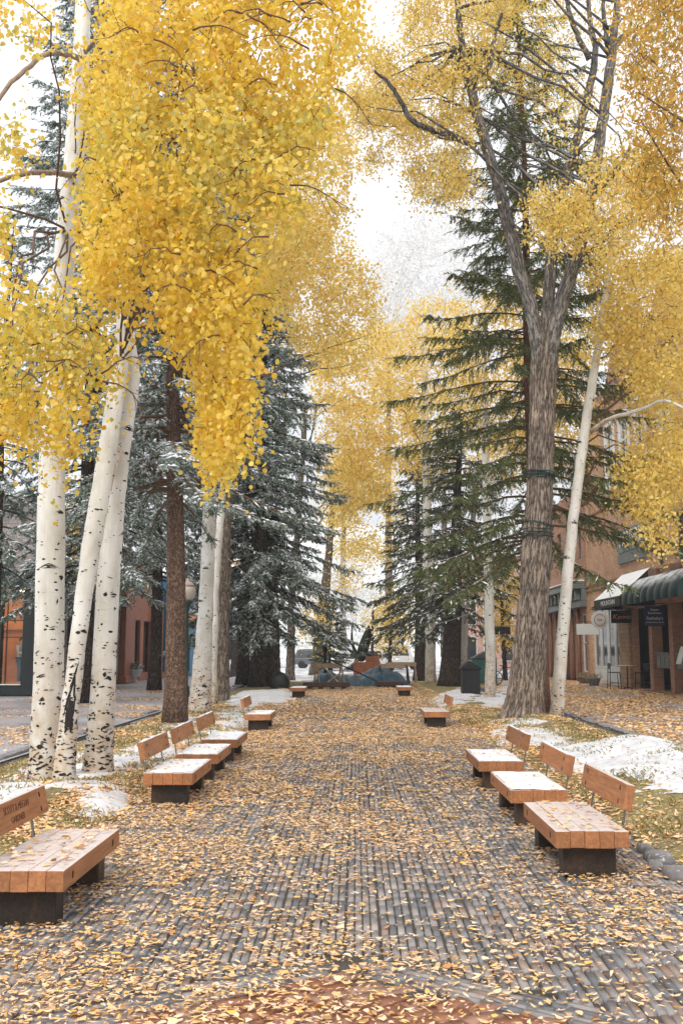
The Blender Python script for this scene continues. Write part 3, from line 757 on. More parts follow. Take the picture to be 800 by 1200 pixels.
# flat stones edging the strip on the right
ST = 'edging stones by the nearest right bench'
for i, (px, py, s, lb) in enumerate(((774, 1010, .15, 'largest flat grey edging stone behind the nearest right bench'), (792, 1028, .14, 'flat grey stone at the right frame edge'),
                                (756, 999, .09, 'small rounded pale edging stone beside the largest flat stone'), (768, 1018, .07, 'smallest pale pebble among the edging stones'))):
    c = G(px, py); bm = MB(); V = []; Fc = []
    prof = [(.0, -.03), (.9, -.02), (1.0, .02), (.85, .06), (.5, .075), (.01, .078)]; n = 14
    lump = rng.uniform(.8, 1.15, n); lump = (lump + np.roll(lump, 1) + np.roll(lump, -1)) / 3
    for rr, z in prof:
        for k in range(n):
            a = 2 * PI * k / n; V.append((c[0] + s * rr * lump[k] * math.cos(a) * .8, c[1] + s * rr * lump[k] * math.sin(a) * 1.5, z * (.7 + s * 2) + .01 * math.sin(3 * a) * rr))
    for j in range(len(prof) - 1):
        for k in range(n): Fc.append((j * n + k, j * n + (k + 1) % n, (j + 1) * n + (k + 1) % n, (j + 1) * n + k))
    bm.add(V, Fc); o = bm.build('edging_stone', M['stone'], smooth=True); tag(o, lb, 'stone', ST)
# ================================================================== TREES
def rand_unit(n):
    v = rng.normal(0, 1, (n, 3)); return v / np.linalg.norm(v, axis=1)[:, None]
def leaf_cloud(name, P, L, aspect, shape, mats, parent, pick=None):
    """free hanging leaves: one small face each"""
    n = len(P); nm = rand_unit(n); nm[:, 2] *= .7; nm /= np.linalg.norm(nm, axis=1)[:, None]
    tg = rand_unit(n) + np.array([0, 0, -.6]); tg -= nm * (tg * nm).sum(1)[:, None]; tg /= np.linalg.norm(tg, axis=1)[:, None]
    b = np.cross(nm, tg); L = np.broadcast_to(L, n)[:, None] * np.ones((n, 1)); w = L * np.broadcast_to(aspect, n)[:, None] / 2
    if shape == 'round':
        pr = [(-.48, 0), (-.36, .62), (-.02, 1.0), (.30, .72), (.56, 0), (.30, -.72), (-.02, -1.0), (-.36, -.62)]
        bend = rng.normal(0, .10, (n, 1)) * L
        V = np.stack([P + tg * L * a + b * w * c + nm * bend * abs(c) for a, c in pr], 1); faces = [(0, 1, 2, 3, 4), (0, 4, 5, 6, 7)]
    elif shape == 'lance':
        bend = rng.normal(0, .12, (n, 1)) * L
        V = np.stack([P - tg * L / 2, P - tg * L * .1 + b * w, P + tg * L / 2 + nm * bend, P - tg * L * .1 - b * w], 1); faces = [(0, 1, 2, 3)]
    else:
        V = np.stack([P - tg * L / 2, P + b * w, P + tg * L / 2, P - b * w], 1); faces = [(0, 1, 2, 3)]
    me = shape_mesh(name, V, faces)
    if len(mats) > 1 and pick is not None:
        me.polygons.foreach_set('material_index', np.repeat(pick.astype(np.int32), len(faces)) if len(faces) == 1 else np.tile(pick.astype(np.int32)[:, None], (1, len(faces))).ravel())
    return link_mesh(name, me, mats, parent)

FINE = 28
def crown(parent, regs, mats, size, aspect, shape, trunk=None, twig_mat=None, limbs=0, seed=0, limb_r=.03, name='crown', twigs=2, twig_r=.004, olive=0.0, lo=.35):
    """regs: (polygon in photo px, clusters, near, far, leaves per cluster, spread m, stretch, gap threshold)"""
    allC = []; LP = []
    for poly, nc, d0, d1, per, spr, stz, thr in regs:
        q = sample_poly(poly, nc, thr, FINE if d0 < 15 else 17, seed)
        if len(q) == 0: continue
        d = rng.uniform(d0, d1, len(q)); C = W(q[:, 0], q[:, 1], d); allC.append(C)
        k = rng.poisson(per, len(C)); idx = np.repeat(np.arange(len(C)), k); m = len(idx)
        o = rng.normal(0, 1, (m, 3)) * spr * rng.uniform(.6, 1.25, len(C))[idx][:, None]; o[:, 2] *= stz; o[:, 2] -= spr * stz * .3
        LP.append(C[idx] + o)
    C = np.vstack(allC); P = np.vstack(LP)
    L = rng.uniform(size * .7, size * 1.2, len(P))
    pick = None
    if olive:
        pick = (fnoise(P[:, 0] * .9 + P[:, 1] * .6, P[:, 2] * .9, 31 + seed, 3) > 1 - olive) & (rng.random(len(P)) < .75)
    leaf_cloud(name, P, L, rng.uniform(aspect * .8, aspect * 1.15, len(P)), shape, mats, parent, pick)
    mb = MB()
    if trunk is not None and limbs:
        sel = C[rng.choice(len(C), min(limbs, len(C)), replace=False)]
        for c in sel:
            h = np.linalg.norm(trunk.P[:, :2] - c[:2], axis=1); want = c[2] - .45 * h
            i = int(np.argmin(np.abs(trunk.P[:, 2] - want) + .0 * h)); i = max(i, int(len(trunk.P) * lo)); a = trunk.P[i]
            dv = c - a; Ld = np.linalg.norm(dv)
            if Ld < .4: continue
            mid = a + dv * .5 + np.array([0, 0, .10 * Ld]) + rng.normal(0, .06, 3) * Ld
            Q = catmull(np.array([a, mid, c]), 8) ; Q[1:-1] += rng.normal(0, .015, (6, 3)) * Ld
            r0 = min(limb_r * (.5 + Ld * .18), trunk.R[i] * .6); mb.tube(Q, np.linspace(r0, max(.004, r0 * .15), 8), 5)
    if twigs:
        for c in C:
            for _ in range(twigs if rng.random() < .8 else 0):
                v = rng.normal(0, 1, 3); v[2] = abs(v[2]) * .9 ; v /= np.linalg.norm(v)
                Lt = rng.uniform(.5, 1.5) * 1.6 * regs[0][5]
                a = c + v * Lt * .6; e = c - v * Lt * .5 + np.array([0, 0, -.25]) * Lt
                mb.tube(catmull(np.array([a, c + rng.normal(0, .1, 3) * Lt, e]), 4), np.array([twig_r, twig_r * .8, twig_r * .6, twig_r * .3]), 3, caps=False)
    if mb.n: mb.build('branches', twig_mat or M['twig'], parent, True)
    return C

def trunk_of(parent, tubes, mat, scars=None, name='trunk'):
    mb = MB()
    for t in tubes: t.into(mb, 0)
    mats = [mat]
    if scars:
        mats.append(M['scar'])
        t, eyes, dashes, top = scars
        for _ in range(eyes):
            s = rng.uniform(.5, t.S[-1] * .97); a0 = rng.uniform(0, 2 * PI); p, r, *_r = t.at(s)
            w = min(rng.uniform(.035, .095), r * .7); h = w * rng.uniform(.2, .45)
            V = [t.surf(s, a0, .003)]; n = 12
            for k in range(n):
                q = 2 * PI * k / n; jit = rng.uniform(.75, 1.25)
                V.append(t.surf(s + h * math.sin(q) * jit - .15 * w * math.cos(q) ** 2, a0 + w * math.cos(q) * jit / r, .003))
            mb.add(V, [(0, k + 1, (k + 1) % n + 1) for k in range(n)], 1)
            if rng.random() < .7:                       # the arched brow above a branch scar
                bw_ = w * rng.uniform(1.4, 2.2); rise = bw_ * rng.uniform(.3, .7); th = rng.uniform(.004, .009); V = []
                for k in range(9):
                    x = -1 + k / 4; zz = s + h + rise * (1 - abs(x) ** 1.3) - rise * .75
                    e = th * (1 - .75 * abs(x)); V += [t.surf(zz - e, a0 + x * bw_ / r, .003), t.surf(zz + e, a0 + x * bw_ / r, .003)]
                mb.add(V, [(2 * k, 2 * k + 2, 2 * k + 3, 2 * k + 1) for k in range(8)], 1)
        for _ in range(dashes):
            s = min(rng.exponential(top), t.S[-1] * .95) + .03; a0 = rng.uniform(0, 2 * PI); p, r, *_r = t.at(s)
            w = min(rng.uniform(.008, .05) * (1.5 if rng.random() < .2 else 1), r * .6); h = rng.uniform(.003, .014) * (2.0 if rng.random() < .3 else 1); sk = rng.normal(0, .25) * w
            V = [t.surf(s + h * y * jj + sk * x, a0 + x * w / r, .003) for x, y, jj in ((-1, 0, 1), (-.4, -1, rng.uniform(.5, 1.4)), (.3, -.8, rng.uniform(.5, 1.6)), (1, 0, 1), (.4, 1, rng.uniform(.5, 1.6)), (-.5, .8, rng.uniform(.5, 1.4)))]
            mb.add(V, [(0, 1, 2, 3, 4, 5)], 1)
    return mb.build(name, mats, parent, True)

def base_px(px, py): return G(px, py)

# ---------------- three foreground aspens on the left
TG = 'pale barked aspens of the left strip'
b = G(55, 922); a1 = thing('aspen_tree', 'thick pale aspen with yellow crown, leftmost of the three near aspens on the left', 'tree', b, 0, TG)
A1 = px_tube([(53, 926, 12.7, 38), (55, 850, 12.7, 36), (58, 760, 12.7, 34), (60, 640, 12.7, 33), (62, 520, 12.75, 30), (68, 400, 12.8, 28), (78, 280, 12.9, 25), (90, 150, 13.0, 24), (97, 30, 13.1, 20), (102, -120, 13.2, 17), (108, -330, 13.3, 9)], 20, 70, .012, uo=.3, flare=(.12, .2))
kn = [px_tube([(88, 205, 12.9, 8), (60, 202, 12.4, 7), (20, 206, 11.9, 6), (-30, 222, 11.3, 5)], 7, 16, .02),
      px_tube([(95, 192, 12.9, 9), (118, 188, 12.5, 7), (146, 190, 12.2, 4)], 7, 12, .02),
      px_tube([(98, 70, 13, 8), (60, 62, 12.3, 7), (20, 90, 11.6, 6), (-10, 130, 11, 5)], 7, 16, .03),
      px_tube([(98, 121, 13, 6), (150, 118, 12, 5), (175, 128, 11.6, 4)], 6, 12, .03),
      px_tube([(100, 60, 13, 7), (125, 30, 12.4, 5), (140, -20, 12, 4)], 6, 12, .03)]
trunk_of(a1, kn, M['limb_tan'], name='limbs'); trunk_of(a1, [A1], M['aspen_bark'], (A1, 30, 270, .8))
crown(a1, [
    ([(0, 350), (70, 345), (128, 365), (136, 440), (122, 485), (92, 500), (78, 540), (66, 555), (55, 520), (30, 500), (0, 495), (-80, 500), (-80, 350)], 84, 8.2, 11.0, 74, .105, 1.8, .44),
    ([(-80, 235), (18, 238), (32, 270), (30, 345), (-80, 350)], 16, 8.5, 10.5, 64, .10, 1.6, .36),
    ([(0, 120), (45, 150), (60, 200), (35, 220), (-10, 170)], 6, 9, 11, 40, .14, 1.3, .3),
    ([(-60, -100), (128, -100), (122, 20), (110, 75), (60, 55), (20, 70), (-60, 110)], 30, 8.5, 11.8, 56, .12, 1.5, .47),
    ([(96, 70), (125, 80), (120, 118), (90, 112)], 6, 10, 12, 50, .15, 1.2, None),
], [M['leaf_gold'], M['leaf_olive']], .051, .95, 'round', A1, None, 9, 1, .014, olive=.36, lo=.6)

b = G(79, 933); a2 = thing('aspen_tree', 'slender leaning aspen with a large black bark scar, between the two thick near aspens', 'tree', b, 0, TG)
A2 = px_tube([(74, 936, 12.0, 28), (78, 870, 12.05, 23), (86, 800, 12.1, 20), (97, 710, 12.3, 20), (109, 630, 12.5, 23), (121, 560, 12.7, 22), (130, 500, 12.9, 21), (139, 440, 13.1, 20), (146, 380, 13.3, 18), (152, 250, 13.6, 16), (156, 80, 14, 13), (158, -150, 14.3, 7)], 18, 64, .012, uo=1.7, flare=(.1, .2))
trunk_of(a2, [A2], M['aspen_bark'], (A2, 24, 260, .9))
wound = MB(); V = []; n = 18; s0 = 1.02
ac = -PI / 2
best = min(np.linspace(0, 2 * PI, 73), key=lambda a: np.linalg.norm(A2.surf(s0, a) - CAM)); ac = best
for (ds, da, hh, ww, sk) in ((0, 0, .16, .34, .1), (-.10, .1, .13, .42, -.1), (.16, -.28, .22, .12, .35), (.24, .22, .16, .10, -.2), (.36, -.05, .14, .08, .3), (.05, .42, .16, .08, .1), (-.2, -.2, .07, .16, .0), (.48, .15, .08, .06, .2)):
    V = [A2.surf(s0 + ds, ac + da, .008)]
    for k in range(n):
        q = 2 * PI * k / n; jj = rng.uniform(.65, 1.3); V.append(A2.surf(s0 + ds + hh * math.sin(q) * jj, ac + da + ww * math.cos(q) * jj + sk * math.sin(q), .005 + .002 * da))
    wound.add(V, [(0, k + 1, (k + 1) % n + 1) for k in range(n)])
wound.build('bark_scar', M['scar'], a2, True)
crown(a2, [
    ([(120, -100), (430, -100), (424, 40), (400, 75), (385, 125), (340, 150), (120, 150)], 250, 8.2, 11.5, 72, .11, 1.6, .44),
], [M['leaf_gold'], M['leaf_olive']], .051, .95, 'round', A2, None, 9, 2, .014, olive=.36, lo=.66)

b = G(116, 915); a3 = thing('aspen_tree', 'thick straight aspen with dark mottled base, rightmost of the three near aspens on the left', 'tree', b, 0, TG)
A3 = px_tube([(114, 918, 13.3, 36), (117, 870, 13.3, 32), (122, 790, 13.3, 28), (127, 690, 13.3, 27), (133, 600, 13.3, 26), (139, 540, 13.3, 25), (148, 480, 13.35, 23), (153, 440, 13.4, 23), (149, 400, 13.5, 21), (146, 340, 13.6, 19), (160, 180, 13.8, 15), (175, 20, 14, 12), (185, -150, 14.2, 7)], 20, 70, .012, uo=3.1, flare=(.12, .18))
kn = [px_tube([(141, 520, 13.3, 10), (132, 545, 13.0, 14), (128, 560, 12.95, 13), (127, 575, 13.0, 9)], 10, 10, 0),
      px_tube([(270, 110, 10.3, 12), (277, 75, 10.2, 10), (262, 58, 10.0, 7), (248, 48, 9.8, 4)], 7, 14, .01),
      px_tube([(277, 78, 10.2, 6), (286, 62, 10, 4)], 6, 8, .0),
      px_tube([(160, 200, 13.8, 12), (210, 190, 12.4, 9), (250, 140, 11, 11), (270, 110, 10.3, 12)], 7, 16, .03),
      px_tube([(155, 300, 13.7, 11), (190, 280, 12, 8), (222, 285, 10.5, 6), (250, 320, 9.8, 5), (258, 345, 9.5, 3)], 7, 16, .03)]
trunk_of(a3, kn[1:], M['limb_tan'], name='limbs'); trunk_of(a3, [A3] + kn[:1], M['aspen_bark'], (A3, 30, 340, .75))
crown(a3, [
    ([(108, 130), (300, 130), (385, 110), (372, 190), (345, 240), (330, 300), (318, 345), (298, 385), (292, 450), (282, 505), (262, 540), (240, 520), (243, 470), (230, 420), (208, 378), (188, 372), (168, 350), (148, 330), (95, 325), (82, 300), (92, 235), (115, 200)], 370, 7.8, 11.0, 74, .105, 1.8, .445),
    ([(238, 430), (292, 430), (284, 520), (268, 545), (240, 550)], 20, 8, 9.5, 60, .10, 1.9, None),
    ([(110, 118), (200, 110), (200, 180), (120, 185)], 18, 8.5, 11, 55, .13, 1.2, .3),
], [M['leaf_gold'], M['leaf_olive']], .051, .95, 'round', A3, None, 9, 3, .014, olive=.40, lo=.68)

for tree_, n_, poly in ((a2, 16, [(130, 0), (410, 0), (385, 130), (130, 130)]), (a3, 26, [(110, 150), (370, 140), (320, 330), (280, 480), (240, 470), (200, 390), (110, 330)]), (a1, 8, [(10, 370), (140, 380), (120, 480), (30, 480)])):
    mb = MB()
    for q in sample_poly(poly, n_):
        d = rng.uniform(7.7, 8.6); p = W(q[0], q[1], d); a_ = rng.uniform(-.6, .6) + (PI if rng.random() < .5 else 0); L_ = rng.uniform(.18, .5)
        dr = np.array([math.cos(a_), rng.uniform(-.3, .3), rng.uniform(-.9, .3)]); dr /= np.linalg.norm(dr)
        P = catmull(np.array([p, p + dr * L_ * .5 + [0, 0, .05], p + dr * L_ + [0, 0, -.12 * L_]]), 7); P[1:] += rng.normal(0, .008, (6, 3))
        mb.tube(P, np.linspace(.009, .003, 7), 5)
        for k in range(3):
            b_ = P[rng.integers(2, 6)]; e_ = b_ + (dr * .5 + rand_unit(1)[0] * .7) * rng.uniform(.08, .22) + np.array([0, 0, -.06]); mb.tube(np.array([b_, (b_ + e_) / 2 + rng.normal(0, .01, 3), e_]), [.004, .003, .002], 4, caps=False)
    mb.build('branches', M['twig'], tree_, True)

# ---------------- conifers
def conifer(label, b, H, tr, z0, rmax, pw, nb, seed, needle, nmat, bark, twig_step=.11, droop=.35, slope=(-.1, .45), hang=.5, k_needle=12, snow=.3, twig_len=.5, lean=(0, 0), group=None, name='spruce_tree', trunk_w=None, low_bare=0, nw=.016):
    global rng
    keep = rng; rng = np.random.default_rng(1000 + seed)
    r = thing(name, label, 'tree', b, 0, group)
    zz = np.linspace(-.05, H, 26); tw = tr * np.clip(1 - zz / H * .93, .04, 1) * (1 + .25 * np.exp(-np.maximum(zz, 0) / .35))
    T = Tube(np.column_stack([b[0] + lean[0] * zz / H + .04 * np.sin(zz * .5), b[1] + lean[1] * zz / H, b[2] + zz]), tw, 14)
    tb = MB(); T.into(tb); tb.build('trunk', bark, r, True)
    bm = MB(); tb0 = []; td = []; tl = []
    for i in range(nb):
        f = ((i + rng.random()) / nb) ** .9; z = z0 + (H * .985 - z0) * f
        rel = (H - z) / (H - z0); R = rmax * rel ** pw * rng.uniform(.6, 1.12) + .12
        if low_bare and rng.random() < low_bare: R *= .6
        a = rng.uniform(0, 2 * PI); out = np.array([math.cos(a), math.sin(a), 0]); side = np.array([-out[1], out[0], 0])
        sl = slope[0] + (slope[1] - slope[0]) * f; s = np.linspace(0, 1, 8)
        p0, *_ = T.at(z)
        crv = rng.normal(0, .10)
        P = p0 + out * (R * s)[:, None] + side * (R * crv * s * s)[:, None]
        P[:, 2] += R * (sl * s - droop * s ** 2 + droop * .45 * s ** 4)
        P[1:, 2] += rng.normal(0, .015, 7)
        r0 = np.clip(tr * .13 * (.4 + rel), .006, .05)
        bm.tube(P, np.linspace(r0, .004, 8), 4, caps=False)
        nt = max(4, int(R / twig_step)); st = rng.uniform(.12, 1.0, nt) ** .8
        x = st * 7; ii = np.minimum(x.astype(int), 6); q = P[ii] + (P[ii + 1] - P[ii]) * (x - ii)[:, None]
        sg = rng.choice([-1, 1], nt)
        d = out * rng.uniform(.2, .9, nt)[:, None] + side * (sg * rng.uniform(.2, 1, nt))[:, None] + np.array([0, 0, -1]) * (rng.uniform(.1, 1.4, nt) * hang)[:, None]
        d /= np.linalg.norm(d, axis=1)[:, None]
        tb0.append(q); td.append(d); tl.append(twig_len * rng.uniform(.45, 1.1, nt) * (.35 + .65 * np.clip((1.25 - st), 0, 1)) * min(1, .35 + R / 2.2))
        # the tip of the branch itself
        tb0.append(P[5:8]); td.append(np.tile(P[7] - P[5], (3, 1)) / np.linalg.norm(P[7] - P[5])); tl.append(np.full(3, min(.35, R * .3)))
    bm.build('branches', M['twig'] if bark is not M['dark_bark'] else M['dark_bark'], r, True)
    B = np.vstack(tb0); D = np.vstack(td); Lw = np.concatenate(tl); n = len(B)
    k = k_needle; tt = (np.arange(k) + .5) / k
    pos = (B[:, None] + D[:, None] * (Lw[:, None] * tt[None])[..., None]).reshape(-1, 3)
    pos[:, 2] -= (Lw[:, None] * .18 * tt[None] ** 2).reshape(-1)
    dd = np.repeat(D, k, 0); ru = rand_unit(len(pos)); ru -= dd * (ru * dd).sum(1)[:, None]; ru /= np.linalg.norm(ru, axis=1)[:, None]
    nd = dd * .75 + ru * .65; nd /= np.linalg.norm(nd, axis=1)[:, None]
    w = np.cross(nd, dd); w /= np.linalg.norm(w, axis=1)[:, None] + 1e-9
    ln = needle * rng.uniform(.7, 1.2, len(pos))[:, None] * (1 - .3 * np.tile(tt, n)[:, None])
    V = np.stack([pos - w * nw * .5, pos + nd * ln * .5 - w * nw * .5, pos + nd * ln, pos + nd * ln * .5 + w * nw * .5, pos + w * nw * .5], 1)
    link_mesh('crown', shape_mesh('crown', V, [(0, 1, 2, 3, 4)]), nmat, r)
    if snow > 0:
        m = rng.random(n) < snow * np.clip(.5 + fnoise(B[:, 0] * .6, B[:, 2] * .6 + B[:, 1] * .3, seed, 3), 0, 1.4)
        B2, D2, L2 = B[m], D[m] * np.array([1, 1, .8]), Lw[m]; D2 /= np.linalg.norm(D2, axis=1)[:, None]; nn = len(B2)
        c = B2 + D2 * (L2 * rng.uniform(.3, .6, nn))[:, None] + np.array([0, 0, .018]); hl = (L2 * rng.uniform(.25, .5, nn))[:, None]
        sd = np.cross(D2, [0, 0, 1.]); sd /= np.linalg.norm(sd, axis=1)[:, None] + 1e-9
        wd = rng.uniform(.015, .038, nn)[:, None] * (1 + needle * 2); up = np.array([0, 0, 1.])
        V = np.stack([c - D2 * hl, c + sd * wd, c + D2 * hl, c - sd * wd, c + up * wd * .7, c - up * wd * .2], 1)
        link_mesh('snow', shape_mesh('snow', V, [(0, 1, 4), (1, 2, 4), (2, 3, 4), (3, 0, 4), (1, 0, 5), (2, 1, 5), (3, 2, 5), (0, 3, 5)]), M['snow'], r, smooth=True)
    rng = keep
    return r, T
SG = 'spruces lining the path'
conifer('spruce with scaly brown trunk rising between the near aspens and the lamp post', G(205, 850), 19, .26, 5.2, 3.3, .8, 270, 1, .085, M['needle_blue'], M['spruce_bark'], .055, .40, (-.15, .4), .5, 13, .45, .55, lean=(-.5, 0), group=SG, nw=.024)
conifer('big snow dusted spruce hanging over the path on the left, dense to the ground', G(305, 807), 21.5, .50, 3.1, 4.4, .75, 380, 2, .14, M['needle_blue'], M['dark_bark'], .075, .55, (-.1, .5), .6, 13, .5, .72, group=SG, nw=.042)
conifer('snow dusted spruce standing far left behind the near aspens', (-9.0, 33.0, 0), 31, .30, 4.0, 3.7, .45, 360, 3, .12, M['needle_blue'], M['dark_bark'], .075, .45, (-.2, .4), .6, 13, .5, .65, group=SG, nw=.036)
conifer('dark trunked spruce at the left frame edge beside the lit shop window', (-10.6, 29.2, 0), 15, .17, 4.2, 2.6, .7, 130, 4, .1, M['needle_blue'], M['dark_bark'], .07, .45, (-.25, .4), .6, 12, .35, .55, group=SG, nw=.024)
conifer('snow dusted spruce standing on the left street behind the lamp post', (-8.6, 43.0, 0), 22, .28, 4.6, 3.8, .6, 260, 12, .13, M['needle_blue'], M['dark_bark'], .085, .45, (-.2, .4), .6, 12, .5, .7, group=SG, nw=.042)
conifer('tall red trunked spruce with sparse drooping boughs behind the big cottonwood', (5.0, 27.5, 0), 22.5, .23, 4.2, 4.6, .68, 250, 5, .095, M['needle_green'], M['red_bark'], .05, .50, (.02, .35), .85, 17, .08, .62, lean=(-.15, 0), group=SG, low_bare=.12, nw=.021)
conifer('dark wide trunked spruce on the right behind the slim pale aspen', G(526, 806), 13, .48, 3.4, 3.7, .7, 150, 6, .12, M['needle_dark'], M['dark_bark'], .075, .6, (-.1, .5), .7, 12, .38, .65, lean=(.8, 0), group=SG, nw=.03)
conifer('dark spruce with snow on its boughs farther down the right side', (3.6, 57, 0), 13.5, .36, 3.0, 3.5, .7, 140, 7, .16, M['needle_dark'], M['dark_bark'], .10, .6, (-.1, .5), .7, 11, .35, .8, group=SG, nw=.042)
conifer('small dark conifer at the far end left of the tarp', (-1.75, 66, 0), 5.2, .10, .9, 1.5, .8, 110, 8, .15, M['needle_dark'], M['dark_bark'], .12, .25, (0, .4), .4, 10, .12, .5, group=SG, nw=.045)
conifer('dark spruce behind the big snow dusted one on the left', (-5.6, 50, 0), 14, .34, 3.2, 3.3, .7, 170, 9, .15, M['needle_dark'], M['dark_bark'], .13, .5, (-.1, .5), .6, 11, .3, .7, group=SG, nw=.04)

# ---------------- the cottonwood on the right
def fur(s, a):
    return .028 * np.abs(np.sin(a * 13 + 2.2 * fnoise(s * 1.1, a * 1.5, 3))) * (fnoise(s * 2.0, a * 5, 6) * 1.6) - .012 + .05 * (fnoise(s * .7, np.cos(a) + 2, 4) - .5) + .10 * np.exp(-s / .5) * np.abs(np.sin(a * 2.5 + .5))
b = G(614, 848); c1 = thing('cottonwood_tree', 'massive furrowed cottonwood forking into three limbs, right of the path', 'tree', b)
C1 = px_tube([(612, 852, 23.4, 48), (616, 820, 23.4, 40), (622, 740, 23.4, 35), (628, 650, 23.4, 33), (632, 560, 23.4, 30), (635, 470, 23.4, 30), (637, 430, 23.4, 31), (639, 400, 23.4, 28), (641, 375, 23.4, 16)], 72, 150, .01, fur, flare=(.22, .35))
L1 = px_tube([(634, 455, 23.4, 20), (630, 405, 23.35, 19), (620, 355, 23.3, 17), (606, 310, 23.2, 17), (590, 240, 23, 15), (574, 185, 22.8, 14), (560, 140, 22.6, 13), (549, 95, 22.4, 11), (542, 60, 22.2, 9), (537, 20, 22, 8), (530, -60, 21.6, 6)], 14, 60, .03)
L1b = px_tube([(556, 170, 22.7, 9), (530, 160, 22, 8), (505, 152, 21.4, 7), (482, 140, 20.8, 7), (470, 120, 20.4, 6), (455, 98, 20, 5), (438, 82, 19.7, 3)], 9, 40, .03)
L1c = px_tube([(550, 102, 22.4, 9), (562, 88, 22.2, 8), (574, 75, 22, 7), (579, 45, 21.8, 5), (588, 15, 21.5, 4)], 9, 24, .03)
L2 = px_tube([(637, 450, 23.45, 18), (640, 400, 23.5, 17), (642, 350, 23.55, 15), (647, 295, 23.6, 14), (655, 235, 23.8, 12), (663, 205, 23.9, 12), (676, 160, 24, 11), (690, 105, 24.2, 10), (697, 60, 24.3, 8), (690, 20, 24.5, 6), (686, -40, 24.6, 5)], 14, 60, .03)
L3 = px_tube([(639, 460, 23.35, 20), (645, 405, 23.3, 20), (657, 355, 23.3, 18), (672, 310, 23.2, 16), (684, 270, 23.1, 15), (694, 220, 23, 14), (703, 160, 22.9, 13), (712, 100, 22.8, 13), (717, 55, 22.7, 11), (722, 10, 22.6, 8), (730, -60, 22.5, 6)], 14, 70, .03)
L3b = px_tube([(700, 225, 23, 10), (716, 205, 22.6, 8), (730, 190, 22.2, 6), (738, 172, 22, 4)], 9, 20, .04)
L3c = px_tube([(680, 298, 23.2, 9), (700, 288, 22.8, 7), (722, 265, 22.4, 6), (740, 250, 22, 4)], 9, 20, .04)
L3d = px_tube([(714, 62, 22.7, 9), (728, 45, 22.5, 8), (742, 35, 22.2, 6)], 9, 14, .04)
L3e = px_tube([(712, 55, 22.7, 7), (708, 25, 22.8, 6), (706, -10, 22.8, 4)], 9, 14, .04)
L2b = px_tube([(664, 200, 23.9, 8), (680, 175, 23.6, 6), (700, 155, 23.4, 5)], 8, 14, .03)
L2c = px_tube([(690, 70, 24.2, 8), (678, 45, 24, 7), (668, 20, 23.9, 6), (660, -20, 23.8, 4)], 8, 18, .04)
snl = px_tube([(620, 366, 23.1, 2), (630, 354, 23.0, 3), (641, 347, 22.9, 3.5), (649, 352, 22.9, 3), (657, 365, 23, 2)], 6, 14, .01)
mb = MB(); C1.into(mb, 0)
for l_ in (L1, L1b, L1c, L2, L3, L3b, L3c, L3d, L3e, L2b, L2c): l_.into(mb, 1)
mb.build('trunk', [M['cotton_bark'], M['limb_bark']], c1, True)
CR = Tube(np.vstack([L1.P[10:], L3.P[10:]]), np.concatenate([L1.R[10:], L3.R[10:]]), 6)
crown(c1, [
    ([(415, 45), (470, 60), (545, 50), (560, 120), (545, 200), (560, 235), (500, 232), (470, 210), (440, 205), (412, 165)], 380, 21, 25.5, 42, .22, 1.0, .46),
    ([(480, -80), (570, -80), (600, 20), (560, 110), (490, 75), (470, 30)], 270, 21, 25.5, 42, .24, 1.0, .44),
    ([(570, -80), (800, -80), (800, 30), (730, 60), (700, 110), (640, 130), (590, 105), (575, 40)], 170, 22.5, 26, 40, .23, 1.0, .48),
    ([(612, 225), (690, 218), (700, 255), (670, 290), (620, 282)], 70, 20, 22.5, 46, .22, 1.0, .36),
    ([(690, 190), (760, 170), (810, 230), (810, 330), (730, 320), (690, 290)], 210, 20, 25, 48, .24, 1.0, .42),
    ([(640, 120), (690, 110), (700, 190), (650, 200)], 14, 20, 25, 40, .35, 1.0, .45),
], [M['leaf_cotton']], .105, .45, 'lance', CR, M['limb_bark'], 46, 4, .035, twig_r=.007)

# tree rooted just outside the frame whose long leaved boughs hang in at the top right
b = (5.6, 8.6, 0); tr = thing('cottonwood_tree', 'hanging amber narrow leaved boughs in the top right corner, closest to the camera', 'tree', b)
TT = Tube(np.array([[5.6, 8.6, -.1], [5.6, 8.6, 1.5], [5.5, 8.6, 4], [5.3, 8.5, 7], [5.0, 8.4, 10], [4.8, 8.3, 13]]), np.array([.3, .25, .22, .18, .13, .05]), 14)
trunk_of(tr, [TT], M['cotton_bark'])
crown(tr, [
    ([(745, -120), (880, -120), (880, 300), (810, 262), (772, 245), (745, 220), (752, 160), (736, 120), (732, 40)], 300, 7.2, 9.6, 52, .13, 2.0, .30),
], [M['leaf_willow']], .075, .28, 'lance', TT, None, 14, 5, .03)

